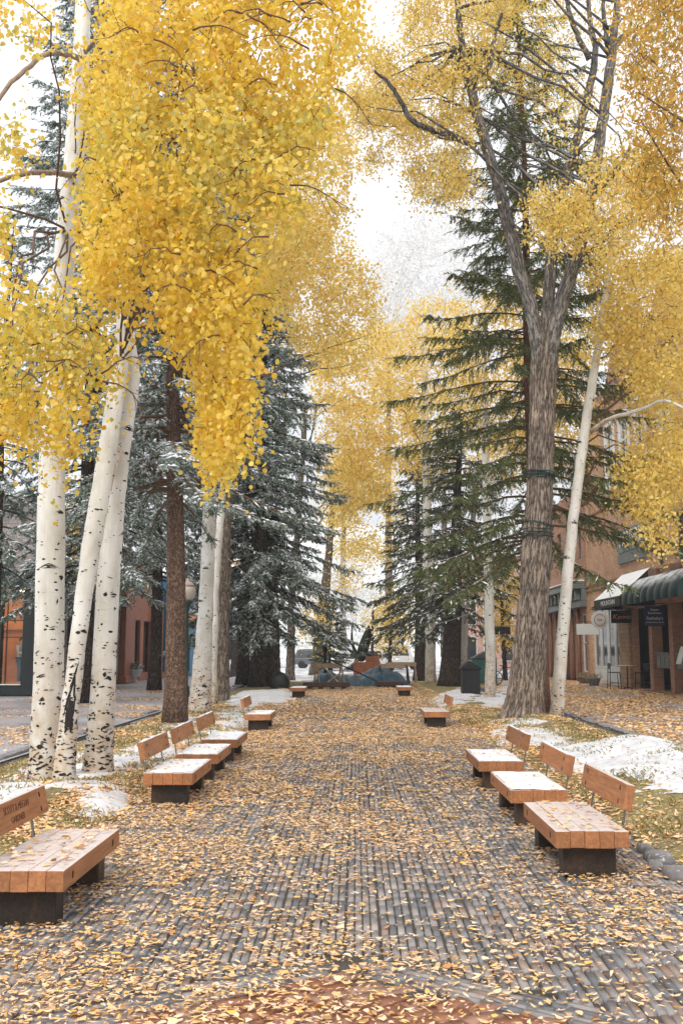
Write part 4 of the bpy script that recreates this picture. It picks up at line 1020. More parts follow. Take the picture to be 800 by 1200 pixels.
# ---------------- pale aspens on the right and farther back
def aspen(label, pts, crowns, seed, eyes=10, dash=40, mats=None, size=.085, group=None, limbs=8, shape='quad', bark='aspen_bark', extra=(), name='aspen_tree', aspect=.85, flare=(.15, .25), sides=12, thick=1):
    px, py, d = pts[0][:3]; b = W(px, py, d); b[2] = 0
    r = thing(name, label, 'tree', b, 0, group)
    t = px_tube(pts, sides, 46, .012 * d / 13, uo=seed * .7, flare=flare)
    ex = [px_tube(e, 7, 18, .03) for e in extra]
    trunk_of(r, [t] + ex, M[bark], (t, eyes, dash, 1.2) if eyes else None)
    if crowns: crown(r, crowns, mats or [M['leaf_far']], size, aspect, shape, t, M['limb_bark'] if bark != 'aspen_bark' else M['twig'], limbs, 10 + seed, .03, twig_r=.006 * d / 25 + .002, twigs=1)
    return r
RG = 'slim aspens farther down the strips'
aspen('slim white birch like aspen leaning right beside the big cottonwood', [(651, 848, 24.1, 16), (656, 780, 24.1, 15), (663, 690, 24.1, 13.5), (671, 610, 24.1, 12.5), (680, 540, 24.1, 12), (690, 470, 24.1, 11), (700, 410, 24.1, 9.5), (708, 350, 24.2, 8), (714, 310, 24.3, 7), (718, 240, 24.4, 4)],
    [([(690, 310), (760, 290), (815, 300), (815, 380), (760, 400), (735, 430), (700, 420)], 260, 22, 28, 42, .25, .9, .39),
     ([(735, 430), (815, 400), (815, 560), (785, 585), (776, 650), (760, 640), (762, 600), (735, 580), (715, 560), (750, 520)], 300, 22, 30, 42, .27, .9, .40),
     ([(725, 585), (765, 585), (768, 600), (735, 600)], 10, 24, 28, 36, .2, 1.0, None)], 1, 30, 60, [M['leaf_cotton']], .095, None, 8,
    extra=([(692, 505, 24.1, 6), (715, 490, 23.5, 5), (745, 482, 23, 5), (775, 470, 22.5, 4), (800, 478, 22, 3)], [(703, 398, 24.2, 5), (722, 384, 23.8, 5), (738, 372, 23.4, 4), (760, 340, 23, 4), (790, 320, 22.6, 3)]))
aspen('slender aspen with tan base standing between the black bin and the cottonwood', [(574, 822, 34.5, 13), (574, 760, 34.5, 11.5), (572, 690, 34.5, 11), (571, 620, 34.5, 10), (569, 550, 34.5, 9), (567, 420, 34.5, 7), (566, 330, 34.5, 4)],
    [([(540, 330), (640, 330), (690, 420), (690, 560), (640, 540), (590, 560), (540, 470)], 330, 32, 40, 44, .32, .9, .44)], 2, 14, 50, None, .12, RG)
aspen('slim straight pale aspen in front of the dark spruce on the right of the path', [(504, 803, 50, 13), (504, 740, 50, 11.5), (502, 660, 50, 11), (500, 590, 50, 10), (498, 480, 50, 8), (497, 380, 50, 5)],
    [([(450, 360), (540, 350), (560, 470), (520, 560), (450, 540), (430, 440)], 300, 46, 60, 44, .42, .8, .45)], 3, 12, 30, None, .16, RG)
aspen('thin leaning pale aspen stem behind the dark spruce trunk', [(540, 806, 47, 12), (543, 740, 47, 10), (547, 680, 47, 8), (552, 630, 47, 7), (560, 540, 47, 5)], [([(545, 480), (600, 470), (600, 560), (550, 560)], 40, 46, 52, 40, .6, .9, .4)], 4, 6, 10, None, .14, RG, 4)
aspen('mottled aspen with black scars next to the green lamp post', [(234, 842, 26.4, 29), (236, 800, 26.4, 24), (241, 720, 26.4, 18), (244, 640, 26.4, 16), (247, 570, 26.4, 15), (250, 480, 26.5, 13), (255, 350, 26.7, 10), (262, 200, 27, 7)],
    [([(285, 150), (390, 110), (420, 190), (385, 290), (330, 340), (290, 360)], 320, 24, 31, 36, .28, .9, .43), ([(240, 150), (330, 150), (330, 330), (250, 380)], 60, 25, 31, 44, .5, .9, .3)], 5, 26, 300, None, .10, RG)
aspen('thin tan aspen between the mottled aspen and the grey brown twin trunk', [(249, 826, 30, 11), (250, 760, 30, 10), (253, 680, 30, 9), (259, 600, 30, 9), (262, 540, 30, 8), (264, 420, 30, 6)], None, 15, 8, 30, None, .12, RG)
aspen('grey brown twin aspen trunk just right of the mottled aspen', [(257, 826, 32.5, 24), (258, 780, 32.5, 21), (261, 700, 32.5, 18), (264, 620, 32.5, 15), (267, 540, 32.5, 13), (270, 420, 32.6, 10), (276, 250, 33, 6)],
    [([(300, 230), (380, 240), (430, 310), (450, 400), (400, 450), (350, 400), (310, 330)], 320, 30, 38, 36, .30, .9, .41)], 6, 0, 0, None, .12, RG, bark='grey_bark')
aspen('yellow crowned tree with a tan trunk beyond the big left spruce', [(340, 797, 58, 11), (341, 750, 58, 9.5), (343, 690, 58, 8), (350, 600, 58, 7), (358, 480, 58, 5)],
    [([(370, 400), (450, 380), (470, 480), (450, 580), (400, 600), (375, 520)], 300, 52, 62, 44, .45, .8, .44)], 7, 0, 0, None, .18, RG, bark='grey_bark', name='yellow_tree')
aspen('stout tan trunked yellow tree by the timber ledge at the far end', [(372, 790, 68, 19), (374, 760, 68, 15), (378, 715, 68, 13), (385, 650, 68, 9), (392, 560, 68, 6)],
    [([(385, 540), (440, 520), (470, 600), (455, 680), (430, 690), (400, 690), (380, 640)], 230, 62, 74, 40, .5, .8, .45), ([(345, 700), (375, 690), (382, 740), (355, 760)], 22, 62, 66, 36, .6, .9, .4)], 8, 0, 0, [M['leaf_far']], .17, RG, bark='grey_bark', name='yellow_tree')
aspen('thin dark trunked small yellow tree near the parked cars', [(436, 784, 72, 3.5), (436, 750, 72, 3), (437, 715, 72, 2.5)], [([(430, 700), (466, 690), (470, 750), (448, 760), (430, 740)], 36, 70, 76, 40, .6, .8, .38)], 9, 0, 0, None, .18, 'small yellow trees at the far end', 6, bark='dark_bark', name='yellow_tree', flare=None)
aspen('small yellow tree with thicker dark trunk left of the dark spruce', [(456, 790, 66, 5), (457, 760, 66, 4), (460, 715, 66, 3)], [([(448, 690), (486, 690), (486, 745), (460, 752)], 30, 64, 68, 40, .6, .8, .4)], 10, 0, 0, None, .18, 'small yellow trees at the far end', 6, bark='dark_bark', name='yellow_tree', flare=None)
aspen('bright yellow small tree in front of the distant pink brick building', [(592, 800, 56, 6), (590, 760, 56, 5), (587, 700, 56, 4)], [([(558, 660), (590, 650), (612, 680), (610, 745), (580, 760), (572, 710)], 56, 54, 60, 46, .55, .9, .33)], 11, 0, 0, None, .16, None, 8, bark='dark_bark', name='yellow_tree', flare=None)
aspen('forked dark trunked tree standing on the snowy street left of the big spruce', [(275, 793, 60, 13), (276, 770, 60, 9), (279, 745, 60, 7), (284, 700, 60, 5)], [([(255, 640), (300, 640), (300, 700), (265, 700)], 20, 58, 62, 40, .8, .8, .4)], 12, 0, 0, [M['leaf_amber']], .18, None, 4, bark='dark_bark', name='yellow_tree', extra=([(276, 770, 60, 7), (268, 745, 60, 5), (262, 710, 60, 4)],))
aspen('brown trunk right behind the big snow dusted spruce on the left', [(322, 803, 47, 14), (322, 760, 47, 12), (321, 700, 47, 10), (322, 600, 47, 7)], None, 13, 0, 0, bark='grey_bark', name='bare_trunk')
aspen('yellow leaved tree in front of the slate shop on the left', [(108, 812, 38, 7), (106, 740, 38, 6), (100, 660, 38, 5), (96, 580, 38, 4)], [([(70, 590), (112, 580), (118, 660), (85, 672)], 36, 36, 40, 46, .45, 1, .32)], 14, 0, 0, [M['leaf_far']], .11, None, 6, bark='dark_bark', name='yellow_tree', flare=None)

# frosted pale trees far behind
FG = 'frosted pale trees far behind'
for i, (pts, polys, lb) in enumerate((
    ([(455, 770, 95, 10), (455, 600, 95, 7), (455, 400, 95, 4)], [([(420, 340), (470, 250), (540, 240), (560, 380), (500, 420), (440, 440)], 300, 88, 104, 70, 1.5, 1.0, .32)], 'tall frosted tree rising in the gap left of the tall red trunked spruce'),
    ([(402, 770, 100, 8), (402, 650, 100, 6), (404, 520, 100, 4)], [([(385, 640), (440, 630), (446, 770), (385, 760)], 90, 95, 106, 44, 1.2, .9, .4)], 'low frosted tree behind the bronze sculpture at the far end'),
    ([(520, 770, 105, 8), (520, 600, 105, 6), (520, 450, 105, 4)], [([(470, 430), (560, 420), (600, 560), (590, 740), (480, 700)], 150, 98, 110, 44, 1.6, .9, .42)], 'broad frosted tree behind the right hand spruces'),
    ([(300, 770, 105, 8), (300, 600, 105, 6), (300, 480, 105, 4)], [([(230, 560), (380, 520), (390, 760), (230, 760)], 170, 98, 110, 44, 1.7, .9, .40)], 'broad frosted tree behind the left hand spruces'))):
    b = W(*pts[0][:3]); b[2] = 0
    r = thing('frosted_tree', lb, 'tree', b, 0, FG); t = px_tube(pts, 8, 30, .1)
    trunk_of(r, [t], M['grey_bark'])
    crown(r, polys, [M['frost_twig']], .55, .10, 'quad', t, M['frost_twig'], 16, 40 + i, .05, twigs=2, twig_r=.02)
# ================================================================== BUILDINGS
def m_brick(name, c1, c2, mort, sc=1.0, axis='YZ', bw=.22, bh=.075):
    t = NT(name); g = t.n('NewGeometry'); sp = t.n('SeparateXYZ'); t.set(sp.inputs[0], g.outputs['Position'])
    cb = t.n('CombineXYZ'); t.set(cb.inputs[0], t.math('ADD', sp.outputs[1], sp.outputs[0])); t.set(cb.inputs[1], sp.outputs[2])
    br = t.n('TexBrick', Vector=cb.outputs[0], Scale=1.0); br.inputs['Brick Width'].default_value = bw; br.inputs['Row Height'].default_value = bh
    br.inputs['Mortar Size'].default_value = .007; br.inputs['Color1'].default_value = c1; br.inputs['Color2'].default_value = c2; br.inputs['Mortar'].default_value = mort
    n = t.noise(g.outputs['Position'], .8, 5, .6)
    c = t.mix(.8, br.outputs[0], t.ramp(n, [(.3, (.72, .70, .70, 1)), (.7, (1.15, 1.12, 1.1, 1))]), 'MULTIPLY')
    return t.done(t.pbsdf(c, .85, t.bump(br.outputs[1], .5, .01), .2))
M['brick'] = m_brick('orange_brick', lin(.46, .25, .14), lin(.60, .37, .23), lin(.48, .39, .31))
M['brick_red'] = m_brick('red_brick', lin(.30, .14, .085), lin(.42, .22, .14), lin(.36, .29, .24))
M['shingle'] = m_brick('grey_shingle', lin(.25, .22, .215), lin(.36, .32, .31), lin(.13, .12, .12), bw=.16, bh=.14)
M['sandstone'] = m_plain('sandstone', lin(.46, .32, .22), .85, .3, 3, .4)
M['green_paint'] = m_plain('dark_green_paint', lin(.008, .013, .014), .65, .3, 4)
M['slate_paint'] = m_plain('grey_green_paint', lin(.13, .15, .15), .5, .3, 3)
M['white_paint'] = m_plain('white_painted_wood', lin(.62, .64, .64), .5, .15, 4)
M['brown_paint'] = m_plain('brown_varnished_wood', lin(.16, .065, .035), .45, .4, 4)
M['orange_paint'] = m_plain('russet_painted_wood', lin(.36, .115, .06), .55, .3, 3)
M['blue_paint'] = m_plain('bright_blue_paint', lin(.02, .16, .30), .5, .3, 3)
M['dark_in'] = m_plain('dark_interior', lin(.018, .016, .015), .9, .4, 2)
t = NT('green_canvas_snow_and_painted_sheen'); g = t.n('NewGeometry'); sp_ = t.n('SeparateXYZ'); t.set(sp_.inputs[0], g.outputs['Normal']); v = t.wpos((1, 1, .35))
c = t.ramp(t.noise(v, 3, 5), [(.3, lin(.004, .016, .017)), (.7, lin(.008, .032, .031))])
f = t.math('MULTIPLY', t.ramp(sp_.outputs[2], [(.45, (0, 0, 0, 1)), (.8, (1, 1, 1, 1))]), t.ramp(t.noise(v, 2.6, 6, .7), [(.40, (0, 0, 0, 1)), (.56, (.9, .9, .9, 1))]))  # pale upper patches: snow dust plus the canvas sheen, painted into the colour
M['canvas_green'] = t.done(t.pbsdf(t.mix(f, c, lin(.72, .74, .76)), .4, t.bump(t.noise(v, 6, 4), .4, .03), .4))
M['canvas_black'] = m_plain('black_canvas', lin(.010, .013, .014), .6, .3, 3)
M['iron'] = m_plain('black_iron', lin(.014, .015, .016), .45, .3, 8)
M['white_letter'] = m_plain('white_lettering', lin(.8, .8, .78), .6, .05, 3)
M['orange_letter'] = m_plain('orange_lettering', lin(.65, .28, .10), .5, .1, 3)
M['blue_sign'] = m_plain('navy_sign_board', lin(.012, .03, .075), .4, .2, 3)
M['black_sign'] = m_plain('black_sign_board', lin(.012, .012, .012), .4, .2, 3)
M['sign_teal'] = m_plain('faded_teal_sign_board', lin(.16, .22, .23), .6, .3, 2)
M['sign_white'] = m_plain('pale_sign_board', lin(.62, .64, .62), .6, .12, 3)
t = NT('window_glass'); gl = t.n('BsdfGlossy', Roughness=.04); gl.inputs[0].default_value = (.9, .95, 1, 1); tr = t.n('BsdfTransparent'); tr.inputs[0].default_value = (.82, .86, .86, 1)
fr = t.n('Fresnel', IOR=1.5); mx = t.n('MixShader'); t.set(mx.inputs[0], t.math('MULTIPLY_ADD', fr.outputs[0], .45, .02)); t.set(mx.inputs[1], tr); t.set(mx.inputs[2], gl); M['glass'] = t.done(mx)
t = NT('dark_window_glass'); M['glass_dark'] = t.done(t.pbsdf(t.ramp(t.noise(t.wpos(), .9, 3), [(.3, lin(.012, .014, .016)), (.7, lin(.06, .065, .07))]), .06, None, .7))

def yX(px, X):                      # depth at which the sight line through photo column px meets the plane x = X
    v = ray(px, 761.0); return float(X * v[1] / v[0])
def zX(px, py, X):
    return float(W(px, py, yX(px, X))[2])

def facade(parent, name, X, y0, y1, z0, z1, ops, mat, sgn, reveal=.28, front=True):
    """wall in the plane x = X with openings (ya, yb, za, zb); sgn = +1 when the building lies at larger x"""
    ys = sorted({y0, y1, *[o[0] for o in ops], *[o[1] for o in ops]}); zs = sorted({z0, z1, *[o[2] for o in ops], *[o[3] for o in ops]})
    mb = MB()
    for i in range(len(ys) - 1):
        for j in range(len(zs) - 1):
            yc, zc = (ys[i] + ys[i + 1]) / 2, (zs[j] + zs[j + 1]) / 2
            if any(o[0] < yc < o[1] and o[2] < zc < o[3] for o in ops): continue
            mb.quad((X, ys[i], zs[j]), (X, ys[i + 1], zs[j]), (X, ys[i + 1], zs[j + 1]), (X, ys[i], zs[j + 1]))
    for a, b, c, d in ops:
        Xi = X + sgn * reveal
        for p, q in (((a, c), (b, c)), ((b, c), (b, d)), ((b, d), (a, d)), ((a, d), (a, c))):
            mb.quad((X, *p), (X, *q), (Xi, *q), (Xi, *p))
    D = X + sgn * 9
    if front: mb.quad((X, y0, z0), (D, y0, z0), (D, y0, z1), (X, y0, z1))
    mb.quad((X, y1, z0), (D, y1, z0), (D, y1, z1), (X, y1, z1))
    mb.quad((D, y0, z0), (D, y1, z0), (D, y1, z1), (D, y0, z1)); mb.quad((X, y0, z1), (D, y0, z1), (D, y1, z1), (X, y1, z1))
    return mb.build(name, mat, parent)
def window(parent, X, a, b, c, d, sgn, fmat, gmat, nv=1, nh=1, dep=.2, fw=.07, name='window'):
    mb = MB(); xo = X + sgn * (dep - .06); xi = X + sgn * (dep + .03); lo, hi = min(xo, xi), max(xo, xi)
    mb.box(lo, hi, a + .004, a + fw, c + .004, d - .004); mb.box(lo, hi, b - fw, b - .004, c + .004, d - .004)
    mb.box(lo, hi, a + fw, b - fw, c + .004, c + fw); mb.box(lo, hi, a + fw, b - fw, d - fw, d - .004)
    for k in range(1, nv): y = a + (b - a) * k / nv; mb.box(lo + .01, hi - .01, y - fw * .35, y + fw * .35, c + fw, d - fw)
    for k in range(1, nh): z = c + (d - c) * k / nh; mb.box(lo + .012, hi - .012, a + fw, b - fw, z - fw * .3, z + fw * .3)
    w = mb.build(name, fmat, parent)
    g = MB(); x = X + sgn * dep; g.quad((x, a, c), (x, b, c), (x, b, d), (x, a, d)); g.build('pane', gmat, w)
    return w

# ---------------- brick building on the right
X = 12.3
Y = lambda px: yX(px, X)
yA, yB = 33.5, Y(690)
rb = thing('brick_building', 'orange brick building with awnings and tall upper windows on the right', 'building', (X, yA, 0))
grd = []
ops = []
bays = [(Y(783), Y(767)), (Y(759), Y(741)), (34.0, Y(790))]
ops.append((34.0, Y(741.5), .02, 3.5))
ops.append((Y(727), Y(694), .02, 3.9))
wins = [(40.0, 41.0), (36.9, 38.4), (34.6, 35.8)]
for a, b in wins: ops.append((a, b, 5.05, 6.95))
up = [(41.6, 43.0), (44.2, 45.6), (46.8, 48.2), (38.2, 39.6), (35, 36.4)]
for a, b in up: ops.append((a, b, 9.4, 12.2))
facade(rb, 'wall', X, yA, yB, 0, 14.2, ops, M['brick'], 1)
for a, b in wins:
    w = window(rb, X, a, b, 5.05, 6.95, 1, M['slate_paint'], M['glass_dark'], 1, 2)
    s = MB(); s.box(X - .08, X + .02, a - .08, b + .08, 4.93, 5.046); s.build('sill', M['sandstone'], w)
for a, b in up:
    w = window(rb, X, a, b, 9.4, 12.2, 1, M['white_paint'], M['glass_dark'], 2, 3, dep=.06, fw=.14)
    s = MB(); s.box(X - .1, X - .003, a - .14, a, 9.3, 12.4); s.box(X - .1, X - .003, b, b + .14, 9.3, 12.4); s.box(X - .12, X - .003, a - .16, b + .16, 12.4, 12.55); s.build('casing', M['white_paint'], w)
mb = MB()
for z in (4.72, 4.95, 8.6): mb.box(X - .07, X - .003, yA, yB, z, z + .09)
mb.box(X - .25, X - .003, yA, yB, 13.7, 14.25)
mb.build('string_course', M['brick_red'], rb)
for k in range(2):
    mb = MB(); a = 35.5 + k * 6.5; mb.add([(X - .3, a, 14.25), (X - .3, a + 5, 14.25), (X - .3, a + 2.5, 16.4), (X + 4, a, 14.25), (X + 4, a + 5, 14.25), (X + 4, a + 2.5, 16.4)], [(0, 1, 2), (5, 4, 3), (0, 2, 5, 3), (1, 4, 5, 2)])
    mb.build('gable', M['brick_red'], rb)
mb = MB()                              # rough stone pier and the piers between the openings
for a, b in ((Y(741), Y(729)),): mb.box(X - .16, X - .003, a + .02, b - .02, 0, 3.45)
mb.build('stone_pier', m_brick('rough_stone', lin(.30, .20, .12), lin(.44, .30, .18), lin(.10, .07, .05), bw=.3, bh=.2), rb, bevel=.02)
for px in (763, 787):
    mb = MB(); mb.box(X - .04, X + .40, Y(px) - .24, Y(px) + .24, 0, 3.498); mb.build('brick_pier', M['brick_red'], rb, bevel=.015)
for a, b in bays[:1] + bays[2:]:
    mb = MB(); mb.box(X + .05, X + .2, a, b, .95, 1.5); 
    k = a + .15
    while k < b - .45: mb.box(X + .02, X + .05, k, k + .42, 1.04, 1.4); k += .56
    mb.box(X - .02, X + .22, a, b, 1.5, 1.58)
    mb.build('counter', M['slate_paint'], rb, bevel=.01)
mb = MB()
for a, b in bays + [(Y(727), Y(694))]:
    mb.box(X + 2.4, X + 2.5, a - 1, b + 1, 0, 4.2)
mb.build('interior_wall', M['dark_in'], rb)
# lower window wall with white mullions
a, b = Y(727), Y(694); n = 4
for k in range(n):
    y0, y1 = a + (b - a) * k / n, a + (b - a) * (k + 1) / n
    window(rb, X, y0, y1, .75, 3.85, 1, M['white_paint'], M['glass_dark'], 1, 1, dep=.16, fw=.13)
    mb = MB(); mb.box(X + .08, X + .2, y0 + .004, y1 - .004, .02, .74); mb.box(X + .05, X + .08, y0 + .2, y1 - .2, .15, .62); mb.build('stall_riser', M['white_paint'], rb, bevel=.01)
# awnings
mb = MB(); a, b = 41.7, 46.2; xo, zt, zb, dr = X - 1.35, 5.1, 3.92, .42
mb.add([(X - .02, a, zt), (X - .02, b, zt), (xo, b, zb), (xo, a, zb)], [(0, 1, 2, 3)], 1)
mb.add([(X - .02, a, zt - .02), (X - .02, b, zt - .02), (xo, b, zb - .02), (xo, a, zb - .02), (xo, b, zb - dr), (xo, a, zb - dr), (X - .02, a, zb - dr), (X - .02, b, zb - dr)],
       [(3, 2, 4, 5), (0, 3, 5, 6), (1, 7, 4, 2), (0, 1, 2, 3)], 0)
aw = mb.build('awning', [M['canvas_black'], M['snow']], rb)
lettering('MOUNTAIN', .30, M['white_letter'], aw, (xo - .006, 43.7, zb - .22), (0, -1, 0), (0, 0, 1), .002, 1.5)
mb = MB(); a, b = 34.2, 41.2; nseg = 8; sub_ = 8; ns = 14; V = []; Fc = []
def barrel(y, q, off=0.0):
    u_ = ((y - a) / (b - a) * nseg) % 1.0
    puff = .13 * math.sin(PI * u_) ** .6 * math.sin(q * .9 + .25) + .03 * (float(fnoise(y * 2.2, q * 2.5, 5)) - .5)
    R = 1.32 + puff + off; return (X - .03 - R * math.sin(q), y, 3.62 + 1.0 * math.cos(q) * R / 1.32)
for i in range(nseg * sub_ + 1):
    y = a + (b - a) * i / (nseg * sub_)
    for j in range(ns + 1): V.append(barrel(y, PI / 2 * 1.08 * j / ns))
for i in range(nseg * sub_):
    for j in range(ns): Fc.append((i * (ns + 1) + j, i * (ns + 1) + j + 1, (i + 1) * (ns + 1) + j + 1, (i + 1) * (ns + 1) + j))
mb.add(V, Fc, 0)
for yy in (a, b): mb.add([(X - .03, yy, 3.5)] + [barrel(yy, PI / 2 * 1.08 * j / ns) for j in range(ns + 1)], [tuple(range(ns + 2))], 0)
mb.build('awning', M['canvas_green'], rb, True)
# flower boxes under the windows
for y in (40.5, 37.6):
    mb = MB(); mb.box(X - .32, X - .085, y - .55, y + .55, 4.62, 4.92); mb.build('window_box', M['brown_paint'], rb, bevel=.01)

# signs on and before that building
def flat_sign(name, label, x0, x1, y, z0, z1, mat, words, lmat, th=.05, shear=0.0, arm=True):
    s = thing(name, label, 'sign', ((x0 + x1) / 2, y, z0))
    mb = MB(); mb.box(x0, x1, y - th / 2, y + th / 2, z0, z1); bd = mb.build('board', mat, s, bevel=.006)
    if arm:
        mb = MB(); mb.bar((min(x0, x1), y, z1 + .10), (X if x0 > 0 else -X, y, z1 + .10), .03); mb.bar((x0 + .1, y, z1 - .004), (x0 + .1, y, z1 + .1), .015); mb.bar((x1 - .1, y, z1 - .004), (x1 - .1, y, z1 + .1), .015)
        mb.build('bracket', M['iron'], s)
    for w, zc, sz, sx in words:
        lettering(w, sz, lmat, bd, ((x0 + x1) / 2, y - th / 2 - .003, zc), (1, 0, 0), (0, 0, 1), .002, sx, 1, shear=shear)
    return s
flat_sign('hanging_sign', 'navy blue sign with white lettering hanging under the green barrel awning', 11.45, 12.22, 39.9, 2.62, 3.40, M['blue_sign'],
          [('Aspen', 3.26, .13, 1), ('Snowmass', 3.13, .13, 1), ("Sotheby's", 2.92, .17, 1), ('INTERNATIONAL REALTY', 2.76, .06, 1)], M['white_letter'])
flat_sign('hanging_sign', 'black sign with orange script under the white topped awning', 11.3, 12.2, 44.6, 2.85, 3.42, M['black_sign'], [('Kemo', 3.13, .3, 1.1)], M['orange_letter'], shear=.3)
flat_sign('hanging_sign', 'plain pale rectangular sign hanging left of the round sign', 10.9, 11.98, 49.8, 2.42, 2.95, M['sign_white'], [], None)
s = thing('hanging_sign', 'round pale sign with a wreath emblem beside the rectangular one', 'sign', (11.45, 47.3, 2.7))
mb = MB(); V = []; n = 28
for yy in (47.27, 47.33):
    for k in range(n): V.append((11.45 + .40 * math.cos(2 * PI * k / n), yy, 3.08 + .42 * math.sin(2 * PI * k / n)))
mb.add(V, [tuple(range(n)), tuple(range(2 * n - 1, n - 1, -1))] + [(k, n + k, n + (k + 1) % n, (k + 1) % n) for k in range(n)])
bd = mb.build('board', M['sign_white'], s)
mb = MB(); ring = [(11.45 + .26 * math.cos(2 * PI * k / 24), 47.262, 3.08 + .26 * math.sin(2 * PI * k / 24)) for k in range(25)]
mb.tube(ring, .018, 5); mb.bar((11.33, 47.262, 3.08), (11.57, 47.262, 3.08), .02, .06); mb.build('emblem', m_plain('dull_rose_paint', lin(.42, .22, .17), .6), bd)
mb = MB(); mb.bar((11.0, 47.3, 3.56), (X, 47.3, 3.56), .03); mb.bar((11.45, 47.3, 3.49), (11.45, 47.3, 3.56), .02); mb.build('bracket', M['iron'], s)
s = thing('wall_sign', 'teal sign board with tall white letters high on the brick wall', 'sign', (X, 44.0, 6.05))
mb = MB(); mb.box(X - .14, X - .04, 42.1, 46.3, 6.08, 7.1); bd = mb.build('board', M['sign_teal'], s, bevel=.01)
lettering('WINERY', 1.0, M['white_letter'], bd, (X - .146, 44.2, 6.6), (0, -1, 0), (0, 0, 1), .004, 1.05, 1.0)
mb = MB(); mb.box(X - .12, X - .003, 42.0, 46.5, 5.6, 6.06); mb.build('backing_panel', M['slate_paint'], s)

# ---------------- dark fronted shop row beyond it
X2 = 12.25
sr = thing('shop_row', 'old dark wood shopfronts with a bracketed grey cornice beyond the awnings', 'building', (X2, yB, 0))
y0, y1 = yB + .02, 66.0
ops = []; k = y0 + .3; bl_ = []
while k < 64: ops.append((k, k + 1.15, .5, 3.6)); bl_.append((k, k + 1.15)); k += 1.55
u2 = [(y0 + 1 + i * 2.6, y0 + 2.1 + i * 2.6) for i in range(5)]
for a, b in u2: ops.append((a, b, 6.6, 8.6))
facade(sr, 'wall', X2, y0, y1, 0, 10.5, ops, M['brick_red'], 1)
for i, (a, b) in enumerate(bl_): window(sr, X2, a, b, .5, 3.6, 1, M['brown_paint'] if i % 3 else M['white_paint'], M['glass_dark'], 1, 2, dep=.14)
for a, b in u2: window(sr, X2, a, b, 6.6, 8.6, 1, M['slate_paint'], M['glass_dark'], 1, 2)
mb = MB()
for i, (a, b) in enumerate(bl_):
    mb = MB(); mb.tube([(X2 - .12, b + .2, 0), (X2 - .12, b + .2, .5), (X2 - .12, b + .2, 3.9)], [.13, .10, .09], 10); mb.build('column', M['brown_paint'], sr, True)
mb = MB(); mb.box(X2 - .35, X2 - .003, y0, y1, 3.95, 4.25); mb.box(X2 - .25, X2 - .003, y0, y1, 4.26, 4.9); mb.box(X2 - .65, X2 - .003, y0, y1, 4.91, 5.15); mb.box(X2 - .5, X2 - .003, y0, y1, 5.16, 5.3)
mb.build('cornice', M['slate_paint'], sr, bevel=.02)
k = y0 + .3
while k < y1 - .3: mb = MB(); mb.box(X2 - .55, X2 - .26, k, k + .22, 4.3, 4.88); mb.build('bracket', M['slate_paint'], sr, bevel=.04); k += 1.1
mb = MB(); mb.box(X2 - .66, X2 - .1, y0, y1, 5.31, 5.38); mb.build('snow', M['snow'], sr, bevel=.03)

# bistro table and chairs in front of the stone pier
c = W(735, 806, 44.0); tx, ty = float(c[0]), 44.0
tb = thing('bistro_table', 'small round bar table standing by the stone pier under the awning', 'table', (tx, ty, -.03))
mb = MB(); mb.lathe([(.01, 1.02), (.40, 1.02), (.41, 1.035), (.40, 1.05), (.01, 1.05)], 24, (tx, ty, -.03)); mb.build('table_top', M['sign_white'], tb, True)
mb = MB(); mb.lathe([(.03, .05), (.03, 1.015)], 12, (tx, ty, -.03)); mb.build('pedestal', M['iron'], tb, True)
for k in range(4):
    a = PI / 4 + k * PI / 2; mb = MB(); mb.bar((tx + .03 * math.cos(a), ty + .03 * math.sin(a), .08), (tx + .33 * math.cos(a), ty + .33 * math.sin(a), -.01), .035, .03); mb.build('foot', M['iron'], tb)
def chair(label, x, y, rz):
    r = thing('metal_chair', label, 'chair', (0, 0, -.03), 0, 'black chairs at the bistro table')
    for sx in (-.2, .2):
        for sy in (-.2, .2):
            mb = MB(); top = 1.12 if sy > 0 else .72
            mb.bar((sx * 1.15, sy * 1.2, 0), (sx, sy, top), .03); mb.build('leg', M['iron'], r, world=False)
    mb = MB(); mb.box(-.22, .22, -.22, .22, .72, .76); mb.build('seat', M['iron'], r, bevel=.015, world=False)
    mb = MB(); mb.box(-.2, .2, .20, .225, .88, 1.14); mb.build('backrest', M['iron'], r, bevel=.01, world=False)
    mb = MB()
    for sx in (-.21, .21): mb.bar((sx, -.21, .28), (sx, .21, .28), .02)
    mb.build('footrest', M['iron'], r, world=False)
    r.location = (x, y, -.03); r.rotation_euler[2] = rz
    return r
chair('black bar chair left of the round bistro table', tx - .55, ty + .1, PI / 2)
chair('black bar chair right of the bistro table near the brick pier', tx + .55, ty - .35, -PI / 2 + .3)
mb = MB(); c = W(797, 768, 36.8); mb.cbox((c[0], c[1], c[2]), (.02, .25, .33), rot=[[.95, 0, .3], [0, 1, 0], [-.3, 0, .95]])
o = mb.build('menu_board', M['sign_white'], bevel=.01); tag(o, 'pale slanted menu board on the counter at the right frame edge', 'board')
mb = MB()
# small planter pots by the shop row door
for i, (px, py, lb) in enumerate(((664, 796, 'dark planter tub at the foot of the shop row, nearest the slim aspen'), (691, 801, 'pale planter tub below the white framed shop window'), (703, 803, 'second pale planter tub nearer the bistro table'))):
    c = G(px, py); r = thing('planter', lb, 'planter', (c[0] - .3, c[1], -.03), 0, 'planters along the right shopfronts')
    mb = MB(); mb.lathe([(.22, 0), (.30, .34), (.33, .36), (.30, .38), (.01, .36)], 16, (c[0] - .3, c[1], -.03)); mb.build('pot', M['stone'] if i else M['iron'], r, True)
    P = np.array([c[0] - .3, c[1], .40]) + rng.normal(0, 1, (160, 3)) * [.16, .16, .07]
    leaf_cloud('foliage', P, .09, .5, 'lance', [M['grass']], r)

